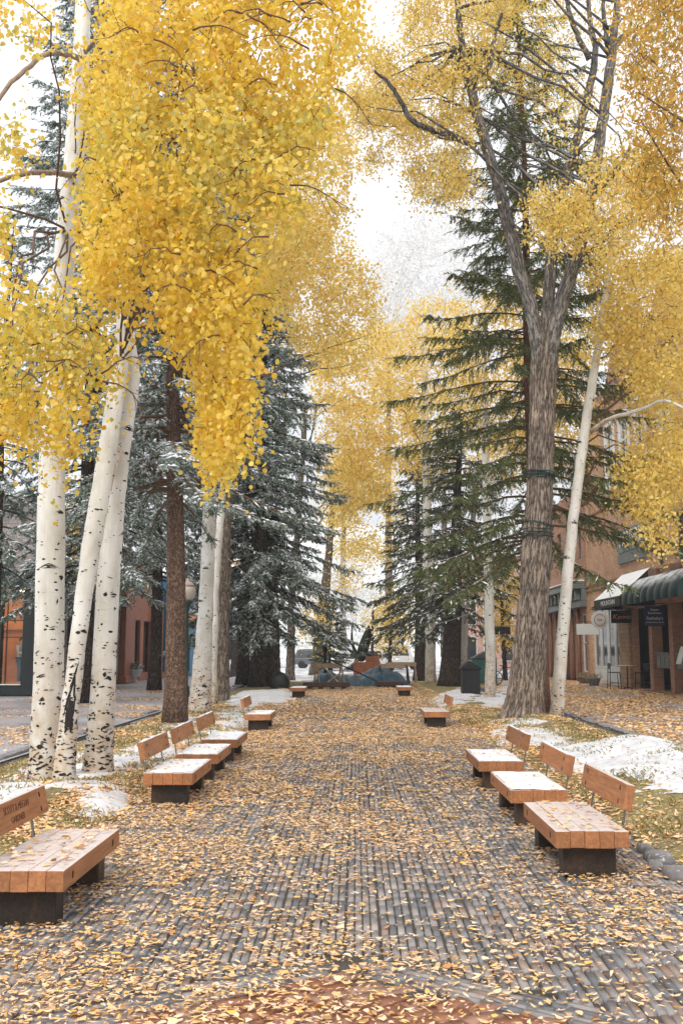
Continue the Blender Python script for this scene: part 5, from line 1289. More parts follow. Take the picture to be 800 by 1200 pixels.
# ---------------- left: slate shop with a green bay window
XL = -12.0
YL = lambda px: yX(px, XL)
lb_ = thing('slate_shop', 'grey shingled shop with a dark green display window on the left', 'building', (XL, 30, 0))
yE = YL(141)
ops = []
for a, b in ((41.6, 43.4), (44.0, 46.0), (46.6, 49.0)): ops.append((a, b, .35, 3.7))
ya = 37.72
facade(lb_, 'wall', XL, ya, yE, 0, 7.5, ops, M['shingle'], -1, front=False)
for a, b, _, _ in ops: window(lb_, XL, a, b, .35, 3.7, -1, M['green_paint'], M['glass_dark'], 2, 2)
mb = MB(); mb.box(XL + .003, XL + .3, ya, yE, 3.85, 4.35); mb.build('fascia', M['slate_paint'], lb_, bevel=.02)
# its end wall looks down the street: a dark green display window with a lit room behind the glass
yf = 37.4; xr = XL; xl = -21.0; zt = 4.55
mb = MB(); mb.box(xl, xr - .01, yf + .02, yf + .3, zt + .1, 7.5); mb.build('upper_wall', M['shingle'], lb_)
mb = MB(); mb.box(xl, xr + .08, yf - .14, yf + .3, zt - .12, zt + .08); mb.build('cornice', M['green_paint'], lb_, bevel=.015)
mb = MB(); mb.box(xl, xr + .02, yf, yf + .25, 3.96, zt - .124); mb.build('lintel', M['green_paint'], lb_, bevel=.01)
for x0, x1 in ((-12.46, xr + .03), (-13.42, -13.26), (-14.6, -14.4), (-15.8, -15.6)):
    mb = MB(); mb.box(x0, x1, yf - .04, yf + .25, 0, 3.955); mb.build('pier', M['green_paint'], lb_, bevel=.015)
for x0, x1 in ((-13.26, -12.46), (-14.4, -13.42), (-15.6, -14.6)):
    mb = MB(); mb.box(x0 + .003, x1 - .003, yf, yf + .22, 0, .38); mb.build('stall_riser', M['green_paint'], lb_, bevel=.01)
    mb = MB(); mb.box(x0 + .003, x1 - .003, yf - .05, yf + .05, .384, .42); mb.build('sill', M['sign_white'], lb_)
    mb = MB(); a_, b_ = x0 + .003, x1 - .003
    for z in (2.15, 2.78): mb.box(a_, b_, yf + .07, yf + .10, z - .018, z + .018)
    mb.box(a_, b_, yf + .06, yf + .11, 3.6, 3.66)
    mb.box(a_ + .15, a_ + .19, yf + .066, yf + .104, .42, 3.6)
    w_ = mb.build('window', M['iron'], lb_)
    mb = MB(); mb.quad((a_, yf + .13, .42), (b_, yf + .13, .42), (b_, yf + .13, 3.955), (a_, yf + .13, 3.955)); mb.build('pane', M['glass'], w_)
mb = MB(); mb.box(xl, xl + .2, yf + .3, 46, 0, 7.5); mb.build('side_wall', M['shingle'], lb_)
M['warm_wall'] = m_plain('warm_timber_room', lin(.56, .27, .10), .7, .35, 1.2)
mb = MB()
mb.box(-16.4, -12.35, 41.2, 41.3, .0, 4.3); mb.box(-16.4, -16.3, yf + .26, 41.198, 0, 4.3); mb.box(-12.42, -12.352, yf + .26, 41.198, 0, 4.3)
mb.box(-16.298, -12.422, yf + .26, 41.198, 4.1, 4.2); mb.box(-16.298, -12.422, yf + .26, 41.198, .28, .39)
mb.build('interior_wall', M['warm_wall'], lb_)
t = NT('lit_lamp'); em = t.n('Emission', Strength=13.0); em.inputs[0].default_value = (1, .74, .46, 1); M['lamp_on'] = t.done(em)
for k in range(3):
    mb = MB(); xx = -13.0 - k * 1.3; mb.tube([(xx, 38.6, 4.0), (xx, 40.4, 4.0)], .06, 8); mb.build('lamp', M['lamp_on'], lb_)
mb = MB(); mb.box(-13.0, -12.95, 41.1, 41.198, .39, 3.9); mb.box(-13.7, -13.66, 41.1, 41.198, .39, 3.9); mb.box(-14.6, -13.1, 41.05, 41.198, 2.5, 2.56)
mb.build('shelf', M['sandstone'], lb_)
mb = MB(); mb.lathe([(.02, 2.9), (.10, 2.86), (.13, 2.7), (.10, 2.62), (.02, 2.6)], 12, (-12.66, 39.3, 0)); mb.tube([(-12.66, 39.3, 2.9), (-12.66, 39.3, 4.1)], .01, 5); mb.build('pendant', M['iron'], lb_, True)

# person inside the lit window
SKIN = m_plain('skin', lin(.55, .34, .25), .5, .1, 10, .05); HAIR = m_plain('dark_hair', lin(.03, .02, .015), .6, .3, 20)
SWEAT = m_plain('pale_knit', lin(.62, .63, .58), .9, .15, 20, .3); JEAN = m_plain('blue_jeans', lin(.05, .14, .20), .85, .25, 14, .2); BAG = m_plain('black_bag', lin(.012, .012, .012), .6)
def skin_obj(name, verts, edges, radii, mat, parent, root=0, sub=2):
    me = bpy.data.meshes.new(name); me.from_pydata(verts, edges, []); me.materials.append(mat)
    o = bpy.data.objects.new(name, me); COL.objects.link(o); o.parent = parent
    md = o.modifiers.new('skin', 'SKIN'); md.use_smooth_shade = True
    for i, r in enumerate(radii):
        sv = me.skin_vertices[0].data[i]; rr = r if isinstance(r, tuple) else (r, r); sv.radius = rr; sv.use_root = (i == root)
    s = o.modifiers.new('sub', 'SUBSURF'); s.levels = sub; s.render_levels = sub
    return o
pe = thing('person', 'person with dark hair, pale sweater and blue jeans standing in the lit shop window', 'person', (-12.74, 38.15, .395), -.35)
# local: faces +x ; one continuous body
Vv = [(0, 0, .95), (0, 0, 1.12), (0, 0, 1.32), (.01, 0, 1.45), (.02, 0, 1.53), (.03, 0, 1.64), (.02, 0, 1.72),
      (0, .17, 1.41), (.02, .23, 1.16), (.16, .20, .98), (.22, .19, .93), (0, -.17, 1.41), (.05, -.22, 1.17), (.22, -.15, 1.16), (.28, -.12, 1.18),
      (0, .09, .90), (.02, .10, .50), (-.02, .10, .08), (.12, .11, .03), (0, -.09, .90), (.03, -.10, .50), (-.01, -.10, .08), (.13, -.11, .03)]
Ee = [(0, 1), (1, 2), (2, 3), (3, 4), (4, 5), (5, 6), (2, 7), (7, 8), (8, 9), (9, 10), (2, 11), (11, 12), (12, 13), (13, 14), (0, 15), (15, 16), (16, 17), (17, 18), (0, 19), (19, 20), (20, 21), (21, 22)]
Rr = [(.11, .14), (.10, .13), (.11, .15), (.055, .06), .05, (.085, .075), (.06, .055), .052, .04, .032, .035, .052, .04, .032, .035, .085, .058, .042, .035, .085, .058, .042, .035]
skin_obj('body', Vv, Ee, Rr, SKIN, pe)
keep = [0, 1, 2, 3, 7, 8, 9, 11, 12, 13]; mp_ = {k: i for i, k in enumerate(keep)}
sw = [Vv[k] for k in keep]; sw[0] = (0, 0, .90); sw[3] = (.01, 0, 1.42)
skin_obj('sweater', sw, [(mp_[a], mp_[b]) for a, b in Ee if a in mp_ and b in mp_], [(.15, .18), (.13, .165), (.135, .185), .075, .072, .06, .05, .072, .06, .05], SWEAT, pe)
keep = [0, 15, 16, 17, 19, 20, 21]; mp_ = {k: i for i, k in enumerate(keep)}
skin_obj('jeans', [Vv[k] for k in keep], [(mp_[a], mp_[b]) for a, b in Ee if a in mp_ and b in mp_], [(.13, .16), .105, .078, .065, .105, .078, .065], JEAN, pe)
skin_obj('hair', [(-.03, 0, 1.60), (-.01, 0, 1.69), (.02, 0, 1.76)], [(0, 1), (1, 2)], [(.08, .08), (.10, .095), (.06, .06)], HAIR, pe)
mb = MB(); mb.cbox((.115, 0, 1.645), (.012, .012, .02)); mb.build('nose', SKIN, pe, bevel=.006, world=False)
for s in (-1, 1):
    mb = MB(); mb.cbox((.105, s * .032, 1.672), (.006, .011, .006)); mb.build('eye', M['black'], pe, bevel=.003, world=False)
skin_obj('bag', [(-.16, .20, .95), (-.17, .20, 1.15), (-.05, .14, 1.40)], [(0, 1), (1, 2)], [(.10, .06), (.09, .05), .02], BAG, pe)

# ---------------- russet shop and blue shop farther along the left
ru = thing('russet_shop', 'russet painted shop front with pilasters beyond the slate shop', 'building', (XL, yE, 0))
y0, y1 = yE + .02, YL(186); ops = [(YL(156), YL(164), .1, 3.3), (YL(168), YL(176), .4, 3.3)]
facade(ru, 'wall', XL, y0, y1, 0, 7.0, ops, M['orange_paint'], -1)
for px in (146, 181):
    mb = MB(); mb.box(XL + .003, XL + .3, YL(px) - 1.1, YL(px) + 1.1, .0, 4.6); mb.box(XL + .003, XL + .42, YL(px) - 1.25, YL(px) + 1.25, 0, .35)
    mb.build('pilaster', M['orange_paint'], ru, bevel=.03)
w = window(ru, XL, *ops[0], -1, M['green_paint'], M['glass_dark'], 1, 1, name='door'); window(ru, XL, *ops[1], -1, M['green_paint'], M['glass_dark'], 1, 2)
mb = MB(); k = y0
while k < y1: mb.box(XL + .003, XL + .05, k, k + .22, 4.7, 6.9); k += .42
mb.build('cladding', M['sandstone'], ru)
mb = MB(); mb.tube([(XL + .03, y0 + .3, 6.6), (XL + 1.0, y0 + 1.8, 6.3)], .03, 6); mb.build('sign_arm', M['iron'], ru)
bs = thing('blue_shop', 'bright blue shop front seen between the lamp post and the mottled aspen', 'building', (-11.0, 64, 0))
y0, y1 = 62.5, 74.0
ops = [(63.3 + i * 1.6, 64.2 + i * 1.6, 4.4, 5.0) for i in range(6)] + [(64, 66.5, .3, 2.6), (68, 71, .3, 2.6)]
facade(bs, 'wall', -11.0, y0, y1, 0, 6.2, ops, M['blue_paint'], -1)
for o_ in ops: window(bs, -11.0, *o_, -1, M['blue_paint'], M['glass_dark'], 3 if o_[3] < 3 else 1, 1)
mb = MB(); mb.box(-10.997, -10.7, y0, y1, 3.3, 3.9); mb.build('fascia', M['orange_letter'], bs)
mb = MB(); mb.box(-10.997, -10.6, y0, y1, 3.95, 4.25); mb.box(-10.997, -10.6, y0, y1, 5.9, 6.3); mb.build('cornice', M['white_paint'], bs, bevel=.03)
# the north face that looks down the street
for k in range(9): mb = MB(); mb.box(-14 + k * .34, -13.86 + k * .34 + .1, y0 - .12, y0 - .003, .05, 3.2); mb.build('pilaster', M['blue_paint'], bs)
pk = thing('pink_brick_building', 'distant pinkish brick building with tall windows at the end of the right street', 'building', (12, 84, 0))
ops2 = []
mb = MB(); mb.box(8.5, 30, 84, 96, 0, 9.5); mb.build('wall', m_brick('pink_brick', lin(.42, .24, .20), lin(.52, .33, .28), lin(.5, .42, .38), bw=.3, bh=.1), pk)
for r_ in range(3):
    for k in range(7):
        mb = MB(); x0 = 9.2 + k * 1.5; z0 = .8 + r_ * 3.0; mb.box(x0 - .08, x0 + .88, 83.9, 83.995, z0 - .08, z0 + 1.98); w = mb.build('window', M['white_paint'], pk)
        g = MB(); g.box(x0, x0 + .8, 83.86, 83.897, z0, z0 + 1.9); g.build('pane', M['glass_dark'], w)
mb = MB(); mb.box(8.3, 30.2, 83.6, 96.2, 9.5, 9.9); mb.build('roof', M['snow'], pk)
pb = thing('pale_building', 'distant pale building with columns behind the forked tree on the left', 'building', (-20, 92, 0))
mb = MB(); mb.box(-36, -8.5, 92, 104, 0, 8.5); mb.build('wall', m_plain('pale_stucco', lin(.55, .55, .56), .8, .1, 1), pb)
for k in range(12):
    mb = MB(); mb.lathe([(.25, 0), (.2, .2), (.18, 4.6), (.28, 4.8)], 10, (-22 + k * 1.25, 91.6, 0)); mb.build('column', M['sign_white'], pb, True)
    if k < 11: mb = MB(); mb.box(-21.7 + k * 1.25, -21.05 + k * 1.25, 91.93, 91.99, .8, 3.6); mb.build('window', M['glass_dark'], pb)
mb = MB(); mb.box(-36.2, -8.3, 91.2, 104.2, 8.5, 8.9); mb.build('roof', M['snow'], pb)

# ================================================================== STREET FURNITURE
c = G(217, 833); lx, ly = float(c[0]), float(c[1])
lp = thing('street_lamp', 'dark green street lamp with an acorn globe between spruce trunk and mottled aspen', 'lamp post', (lx, ly, 0))
mb = MB(); mb.lathe([(.17, 0), (.17, .12), (.13, .18), (.14, .5), (.10, .58), (.11, .64), (.065, .72), (.055, 2.0), (.05, 2.75), (.08, 2.8), (.06, 2.86), (.11, 2.95), (.15, 3.02), (.15, 3.06), (.02, 3.06)], 20, (lx, ly, 0))
mb.build('post', m_plain('green_lamp_paint', lin(.012, .045, .042), .4, .3, 6), lp, True)
mb = MB(); mb.lathe([(.11, 3.062), (.19, 3.15), (.235, 3.30), (.225, 3.42), (.20, 3.46), (.19, 3.47)], 20, (lx, ly, 0)); mb.build('globe', m_plain('frosted_lamp_glass', lin(.52, .46, .41), .3, .1, 3), lp, True)
mb = MB(); mb.lathe([(.215, 3.472), (.17, 3.54), (.09, 3.60), (.05, 3.62), (.04, 3.68), (.005, 3.72)], 20, (lx, ly, 0)); mb.build('cap', m_plain('pinkish_cap_metal', lin(.40, .33, .30), .5, .2, 5), lp, True)

c = G(551, 815); bx, by = float(c[0]), float(c[1])
bn = thing('litter_bin', 'black litter bin with a pitched roof lid between two aspens on the right', 'bin', (bx, by, 0))
mb = MB(); mb.box(bx - .33, bx + .33, by - .33, by + .33, 0, .95); mb.build('bin_body', M['iron'], bn, bevel=.03)
mb = MB(); w_ = .37; z0 = .955; mb.add([(bx - w_, by - w_, z0), (bx + w_, by - w_, z0), (bx + w_, by + w_, z0), (bx - w_, by + w_, z0), (bx - w_, by - w_, z0 + .10), (bx + w_, by - w_, z0 + .10), (bx + w_, by + w_, z0 + .10), (bx - w_, by + w_, z0 + .10), (bx - .06, by - w_, z0 + .34), (bx - .06, by + w_, z0 + .34)],
    [(0, 3, 2, 1), (0, 1, 5, 8, 4), (2, 3, 7, 9, 6), (1, 2, 6, 5), (3, 0, 4, 7), (4, 8, 9, 7), (5, 6, 9, 8)]); mb.build('lid', M['iron'], bn, bevel=.015)
c = G(567, 801); x, y = float(c[0]), float(c[1])
kb = thing('recycling_bin', 'teal recycling box with a pitched top behind the black bin', 'bin', (x, y, 0))
mb = MB(); mb.box(x - .6, x + .6, y - .4, y + .4, 0, 1.25); mb.build('bin_body', m_plain('teal_paint', lin(.06, .20, .20), .5, .3, 3), kb, bevel=.04)
mb = MB(); mb.add([(x - .66, y - .45, 1.255), (x + .66, y - .45, 1.255), (x + .66, y + .45, 1.255), (x - .66, y + .45, 1.255), (x, y - .45, 1.6), (x, y + .45, 1.6)], [(0, 3, 2, 1), (0, 1, 4), (2, 3, 5), (1, 2, 5, 4), (3, 0, 4, 5)]); mb.build('lid', M['slate_paint'], kb)
# bicycle leaning by the teal box
c = G(583, 802); x, y = float(c[0]) + .2, float(c[1]) - 1.4
bk = thing('bicycle', 'dark bicycle parked beside the teal recycling box', 'bicycle', (x, y, 0), .25)
for s in (-.52, .52):
    ring = [(s + .33 * math.cos(2 * PI * k / 28), 0, .35 + .33 * math.sin(2 * PI * k / 28)) for k in range(29)]
    mb = MB(); mb.tube(ring, .022, 6, caps=False); wh = mb.build('wheel', M['iron'], bk, True, world=False)
    mb = MB()
    for k in range(8): a = PI * k / 8; mb.bar((s - .31 * math.cos(a), 0, .35 - .31 * math.sin(a)), (s + .31 * math.cos(a), 0, .35 + .31 * math.sin(a)), .006)
    mb.build('spokes', M['steel'], wh, world=False)
mb = MB()
for a, b_ in (((-.52, 0, .35), (-.18, 0, .85)), ((-.18, 0, .85), (.36, 0, .85)), ((.36, 0, .85), (-.05, 0, .33)), ((-.05, 0, .33), (-.18, 0, .88)), ((-.05, 0, .33), (-.52, 0, .35)), ((.52, 0, .35), (.36, 0, 1.0))): mb.tube([a, b_], .018, 6)
mb.build('frame', M['blue_sign'], bk, True, world=False)
mb = MB(); mb.box(-.31, -.07, -.06, .06, .90, .95); mb.build('saddle', M['iron'], bk, bevel=.02, world=False)
mb = MB(); mb.tube([(.36, -.26, 1.03), (.40, 0, 1.02), (.36, .26, 1.03)], .014, 6); mb.build('handlebar', M['steel'], bk, True, world=False)
# dark sign on a post down the right street
c = W(588, 739, 52); x = float(c[0]); z = float(c[2])
s = thing('post_sign', 'black rectangular sign on a thin post behind the cottonwood trunk', 'sign', (x + .9, 52, 0))
mb = MB(); mb.box(x - .42, x + .42, 51.96, 52.0, z - .2, z + .2); mb.build('board', M['black_sign'], s)
mb = MB(); mb.bar((x + .9, 52.03, 0), (x + .9, 52.03, z + .6), .06); mb.bar((x - .4, 52.03, z + .24), (x + .9, 52.03, z + .24), .03); mb.build('post', M['slate_paint'], s)
mb = MB(); mb.box(x + .75, x + 1.15, 51.93, 51.99, z + .0, z + .40); mb.build('small_plate', M['sign_white'], s)

# green light cable wound round the cottonwood
for (px, py, lb) in ((632, 556, 'upper band of green light cable wound round the cottonwood trunk'), (632, 622, 'lower band of green light cable wound round the cottonwood trunk')):
    tz = W(px, py, 23.4)[2]; i = int(np.argmin(np.abs(C1.P[:, 2] - tz))); mb = MB()
    for k in range(7):
        P = []; dz = rng.normal(0, .07); tl_ = rng.normal(0, .06)
        for q in range(33):
            a = 2 * PI * q / 32; s_ = C1.S[i] + dz + tl_ * math.sin(a + k)
            P.append(C1.surf(s_, a, .035 + .02 * math.sin(a * 5 + k)))
        mb.tube(P, .010, 5, caps=False)
    o = mb.build('light_cable', m_plain('green_cable', lin(.012, .04, .038), .6, .3, 10), None, True); tag(o, lb, 'light cable', 'cable bands on the cottonwood')
# strings of little lamps slung between the trees
M['bulb'] = m_plain('white_bulb', lin(.8, .8, .78), .3, .05, 3)
for (p0, p1, sag, lb) in (((262, 628, 33), (442, 672, 44), .5, 'slack string of small white lamps from the grey twin trunk across the big snowy spruce'), ((444, 652, 46), (560, 640, 40), .5, 'short string of small white lamps in front of the right hand spruces'), ((395, 728, 50), (560, 715, 42), .6, 'lowest string of small white lamps across the right hand spruces'), ((268, 655, 30), (400, 735, 46), .4, 'string of lamps sloping down over the left hand spruces'), ((530, 705, 42), (626, 650, 24), .4, 'string of lamps tied to the cottonwood trunk')):
    a = W(*p0); b_ = W(*p1); tt = np.linspace(0, 1, 26)[:, None]; P = a * (1 - tt) + b_ * tt; P[:, 2] -= sag * 4 * (tt * (1 - tt))[:, 0]
    r = thing('string_lights', lb, 'string lights', a, 0, 'lamp strings slung between the trees')
    mb = MB(); mb.tube(P, .009, 4); mb.build('cable', M['white_paint'], r, True)
    me = None
    for k in range(2, 25, 2):
        if me is None:
            mb = MB(); mb.lathe([(.004, .0), (.02, -.02), (.036, -.06), (.03, -.09), (.004, -.11)], 8, (0, 0, 0)); o = mb.build('bulb', M['bulb'], r, True, world=False); me = o.data
        else:
            o = bpy.data.objects.new('bulb', me); COL.objects.link(o); o.parent = r
        o.location = P[k] - a

# black rubbish sack against the big left spruce
c = G(328, 808, .02); o = MB(); V = []; Fc = []; n = 16
prof = [(.05, 0), (.30, .03), (.38, .18), (.37, .40), (.31, .58), (.20, .70), (.08, .76), (.02, .78)]
for r_, z in prof:
    for k in range(n):
        a = 2 * PI * k / n; q = 1 + .18 * (fnoise(math.cos(a) * 2 + 5, z * 4 + math.sin(a) * 2, 3) - .5) * 2; V.append((c[0] + r_ * q * math.cos(a) * 1.1, c[1] - .3 + r_ * q * math.sin(a), z))
for i in range(len(prof) - 1):
    for k in range(n): Fc.append((i * n + k, i * n + (k + 1) % n, (i + 1) * n + (k + 1) % n, (i + 1) * n + k))
o.add(V, Fc); o = o.build('rubbish_sack', m_plain('black_plastic', lin(.02, .022, .024), .3, .3, 6), None, True); tag(o, 'black rubbish sack leaning on the base of the big left spruce', 'sack')

# ---------------- works at the end of the path: timber ledges, tarp, barricades
M['ledge_wood'] = m_plain('dark_wet_timber', lin(.07, .032, .02), .6, .4, 3)
for x0, x1, y, h, lb in ((float(G(356, 807)[0]), float(G(410, 807)[0]), 43.6, .30, 'long dark timber ledge at the end of the path, in front of the blue tarp'), (float(G(439, 805)[0]), float(G(472, 805)[0]), 45.5, .28, 'shorter reddish timber ledge right of the gap at the path end')):
    r = thing('timber_ledge', lb, 'ledge', ((x0 + x1) / 2, y, 0))
    mb = MB()
    for k in range(3): mb.box(x0, x1, y - .28 + k * .19, y - .10 + k * .19, .09, h)
    mb.build('beams', M['ledge_wood'], r, bevel=.02)
    mb = MB()
    for k in range(4): xx = x0 + (x1 - x0) * (k + .5) / 4; mb.box(xx - .1, xx + .1, y - .25, y + .25, 0, .088)
    mb.build('bearers', M['bench_leg'], r)
mb = MB(); nu, nv = 60, 26; V = []; Fc = []
for i in range(nu):
    for j in range(nv):
        u_ = i / (nu - 1); v_ = j / (nv - 1); xx = -2.35 + 5.0 * u_; yy = 46.4 + 2.6 * v_
        hh = (.46 * math.exp(-((u_ - .70) / .26) ** 2) + .42 * math.exp(-((u_ - .2) / .16) ** 2) + .22) * (1 - abs(2 * v_ - 1) ** 3) * min(1, u_ * 9, (1 - u_) * 9)
        z = max(0.02, hh * (.55 + .9 * float(fnoise(xx * 2.6, yy * 2.2, 4))) + .10 * abs(math.sin(xx * 5 + 3 * float(vnoise(xx * 2, yy * 2, 6)))) * min(1, hh))
        V.append((xx, yy, z))
for i in range(nu - 1):
    for j in range(nv - 1): Fc.append((i * nv + j, (i + 1) * nv + j, (i + 1) * nv + j + 1, i * nv + j + 1))
mb.add(V, Fc); o = mb.build('tarpaulin', m_plain('blue_tarpaulin', lin(.006, .06, .10), .35, .5, 2.5, .5), None, True); tag(o, 'blue tarpaulin heaped over the works at the end of the path', 'tarp')
M['bar_wood'] = m_plain('pale_barricade_wood', lin(.48, .34, .22), .7, .3, 6)
def trestle(label, x, y, rz, w, h, mt):
    r = thing('trestle', label, 'barricade', (0, 0, 0), 0, 'trestles and poles by the tarp')
    for s in (-1, 1):
        for q in (-1, 1): mb = MB(); mb.bar((s * w / 2, q * .35, 0), (s * w / 2 * .9, q * .03, h), .07, .04); mb.build('leg', mt, r, world=False)
    mb = MB(); mb.box(-w / 2, w / 2, -.03, .03, h - .12, h + .08); mb.build('crossbar', M['bar_wood'], r, world=False)
    r.location = (x, y, 0); r.rotation_euler[2] = rz; return r
trestle('pale wooden trestle left of the blue tarp', -1.2, 45.0, .5, 1.3, 1.0, M['bar_wood'])
trestle('dark legged trestle with a tan bar right of the blue tarp', 1.75, 47.2, -.2, 1.4, .95, M['bench_leg'])
trestle('third trestle with tan bar behind the right end of the tarp', 2.2, 49.4, .1, 1.5, 1.0, M['bar_wood'])
for i, (a, b_, w_, mt, lb) in enumerate((((-1.75, 44.6, 1.5), (1.0, 45.6, .25), .06, M['iron'], 'dark pole lying slantwise over the blue tarp'), ((-1.55, 44.4, .05), (.1, 45.6, 1.25), .05, M['bar_wood'], 'pale pole propped slantwise against the tarp'), ((-1.5, 44.8, 1.0), (-.55, 44.2, .03), .045, M['bar_wood'], 'short pale pole leaning by the left trestle'))):
    mb = MB(); mb.bar(a, b_, w_); o = mb.build('pole', mt, bevel=.01); tag(o, lb, 'pole', 'trestles and poles by the tarp')
mb = MB(); mb.lathe([(.09, 0), (.07, .1), (.055, .25), (.05, 1.55), (.10, 1.6), (.12, 1.72), (.10, 1.84), (.03, 1.9)], 12, (-1.45, 47.5, 0)); o = mb.build('bollard_lamp', M['iron'], None, True); tag(o, 'short black bollard lamp left of the blue tarp', 'bollard')

# bronze sculpture on a russet stone block
sx, sy = float(W(421, 760, 58)[0]), 58.0
sc_ = thing('bronze_sculpture', 'dark bronze wing sculpture rising from a russet block at the far end', 'sculpture', (sx, sy, 0))
mb = MB(); mb.box(sx - .35, sx + 1.2, sy - .5, sy + .5, 0, .98); mb.box(sx + .35, sx + 1.15, sy - .4, sy + .4, .983, 1.3); mb.build('plinth', m_plain('russet_block', lin(.36, .13, .06), .7, .3, 3), sc_, bevel=.03)
def blade(pts, w):          # leaf like bronze fin: centre line with widths, some thickness
    A = catmull(np.array(pts, float), 22); n = len(A); V = []; Fc = []
    for i, p in enumerate(A):
        t_ = i / (n - 1); ww = w * math.sin(PI * min(1, .12 + .88 * t_)) ** .8 * (1 if t_ < .98 else .3); th = .05 * (1 - .6 * t_)
        V += [(p[0] - ww, p[1] + .1 * ww, p[2]), (p[0], p[1] - th, p[2]), (p[0] + ww, p[1] + .1 * ww, p[2] + ww * .3), (p[0], p[1] + th, p[2])]
    for i in range(n - 1):
        for k in range(4): Fc.append((4 * i + k, 4 * i + (k + 1) % 4, 4 * i + 4 + (k + 1) % 4, 4 * i + 4 + k))
    Fc += [(0, 1, 2, 3), tuple(4 * (n - 1) + k for k in (3, 2, 1, 0))]; return V, Fc
brz = m_plain('dark_bronze', lin(.05, .06, .05), .4, .4, 4, .2, metal=.5)
mb = MB(); mb.add(*blade([(sx + .15, sy, 1.0), (sx + .2, sy, 1.6), (sx + .42, sy, 2.4), (sx + .55, sy, 3.1)], .34)); mb.build('broad_wing', brz, sc_, True)
mb = MB(); mb.add(*blade([(sx + .05, sy, 1.0), (sx - .2, sy, 1.5), (sx - .42, sy, 2.1), (sx - .42, sy, 3.15)], .10)); mb.build('narrow_wing', brz, sc_, True)
mb = MB(); mb.tube(catmull([(sx - .35, sy, .8), (sx, sy, 1.25), (sx + .5, sy, 1.35), (sx + .9, sy, 1.15)], 14), np.concatenate([np.linspace(.05, .24, 7), np.linspace(.24, .06, 7)]), 12); mb.build('body', brz, sc_, True)

# ---------------- snow covered cars in the car park
def car(label, x, y, rz, col, kind='suv'):
    r = thing('parked_car', label, 'car', (0, 0, 0), 0, 'snow covered cars in the far car park')
    L = 4.5; hb = .95 if kind != 'van' else 1.15; ht = 1.5 if kind == 'sedan' else 1.75 if kind == 'suv' else 2.1
    body = [(-L / 2, .35), (-L / 2, hb - .1), (-L / 2 + .1, hb), (L / 2 - 1.2, hb), (L / 2 - .12, hb - .16), (L / 2, .6), (L / 2, .35)]
    cab = [(-L / 2 + .12, hb), (-L / 2 + .4, ht - .08), (-L / 2 + .7, ht), (.55, ht), (.85, ht - .06), (L / 2 - 1.15, hb)]
    def prism(pr, w, w2=None):
        n = len(pr); w2 = w2 or w; zm = max(p[1] for p in pr); V = [(p[0], -(w if p[1] < zm - .2 else w2), p[1]) for p in pr] + [(p[0], (w if p[1] < zm - .2 else w2), p[1]) for p in pr]
        return V, [tuple(range(n))[::-1], tuple(range(n, 2 * n))] + [(k, (k + 1) % n, n + (k + 1) % n, n + k) for k in range(n)]
    pm = m_plain('car_paint', col, .3, .1, 2); mb = MB(); mb.add(*prism(body, .88)); mb.build('body', pm, r, bevel=.05, world=False)
    mb = MB(); mb.add(*prism(cab, .82, .70)); mb.build('cabin', pm, r, bevel=.04, world=False)
    for s in (-1, 1):
        mb = MB(); z0, z1 = hb + .06, ht - .16
        mb.add([(-L / 2 + .4, s * .835, z0), (L / 2 - 1.45, s * .835, z0), (.62, s * .74, z1), (-L / 2 + .6, s * .74, z1)], [(0, 1, 2, 3)]); mb.build('side_window', M['glass_dark'], r, world=False)
    mb = MB(); mb.add([(L / 2 - 1.2, -.72, hb + .05), (L / 2 - 1.2, .72, hb + .05), (.89, .62, ht - .1), (.89, -.62, ht - .1)], [(0, 1, 2, 3)]); mb.build('windscreen', M['glass_dark'], r, world=False)
    for sx_ in (-1.4, 1.4):
        for s in (-1, 1):
            mb = MB(); ring = []
            V = []; n = 18
            for yy in (s * .70, s * .90):
                for k in range(n): V.append((sx_ + .34 * math.cos(2 * PI * k / n), yy, .34 + .34 * math.sin(2 * PI * k / n)))
            mb.add(V, [tuple(range(n)), tuple(range(2 * n - 1, n - 1, -1))] + [(k, n + k, n + (k + 1) % n, (k + 1) % n) for k in range(n)]); mb.build('wheel', M['iron'], r, world=False)
    mb = MB(); mb.box(-L / 2 + .6, .6, -.66, .66, ht - .01, ht + .13); mb.box(L / 2 - 1.15, L / 2 - .15, -.8, .8, hb - .12, hb + .06); mb.build('snow', M['snow'], r, bevel=.06, world=False)
    for s in (-1, 1): mb = MB(); mb.box(L / 2 - .05, L / 2 + .02, s * .62 - .14, s * .62 + .14, .66, .8); mb.build('headlight', M['sign_white'], r, world=False)
    r.location = (x, y, -.02); r.rotation_euler[2] = rz
car('silver sedan facing the path, snow on its roof, left of the sculpture', float(W(398, 780, 84)[0]), 84, -PI / 2 + .1, lin(.34, .36, .38), 'sedan')
car('white snowy estate car seen from the side right of the sculpture', float(W(428, 780, 82)[0]) + .5, 80, .05, lin(.62, .63, .65), 'suv')
car('grey snow topped car behind the thin yellow tree', float(W(450, 780, 90)[0]), 90, PI + .1, lin(.30, .31, .33), 'sedan')
car('pale van with dark windows half hidden by the small yellow tree', float(W(462, 780, 84)[0]) + .4, 86, .1, lin(.60, .60, .60), 'van')
car('dark parked car behind the snowy spruce at the left', float(W(372, 780, 92)[0]), 93, -.1, lin(.10, .11, .12), 'suv')

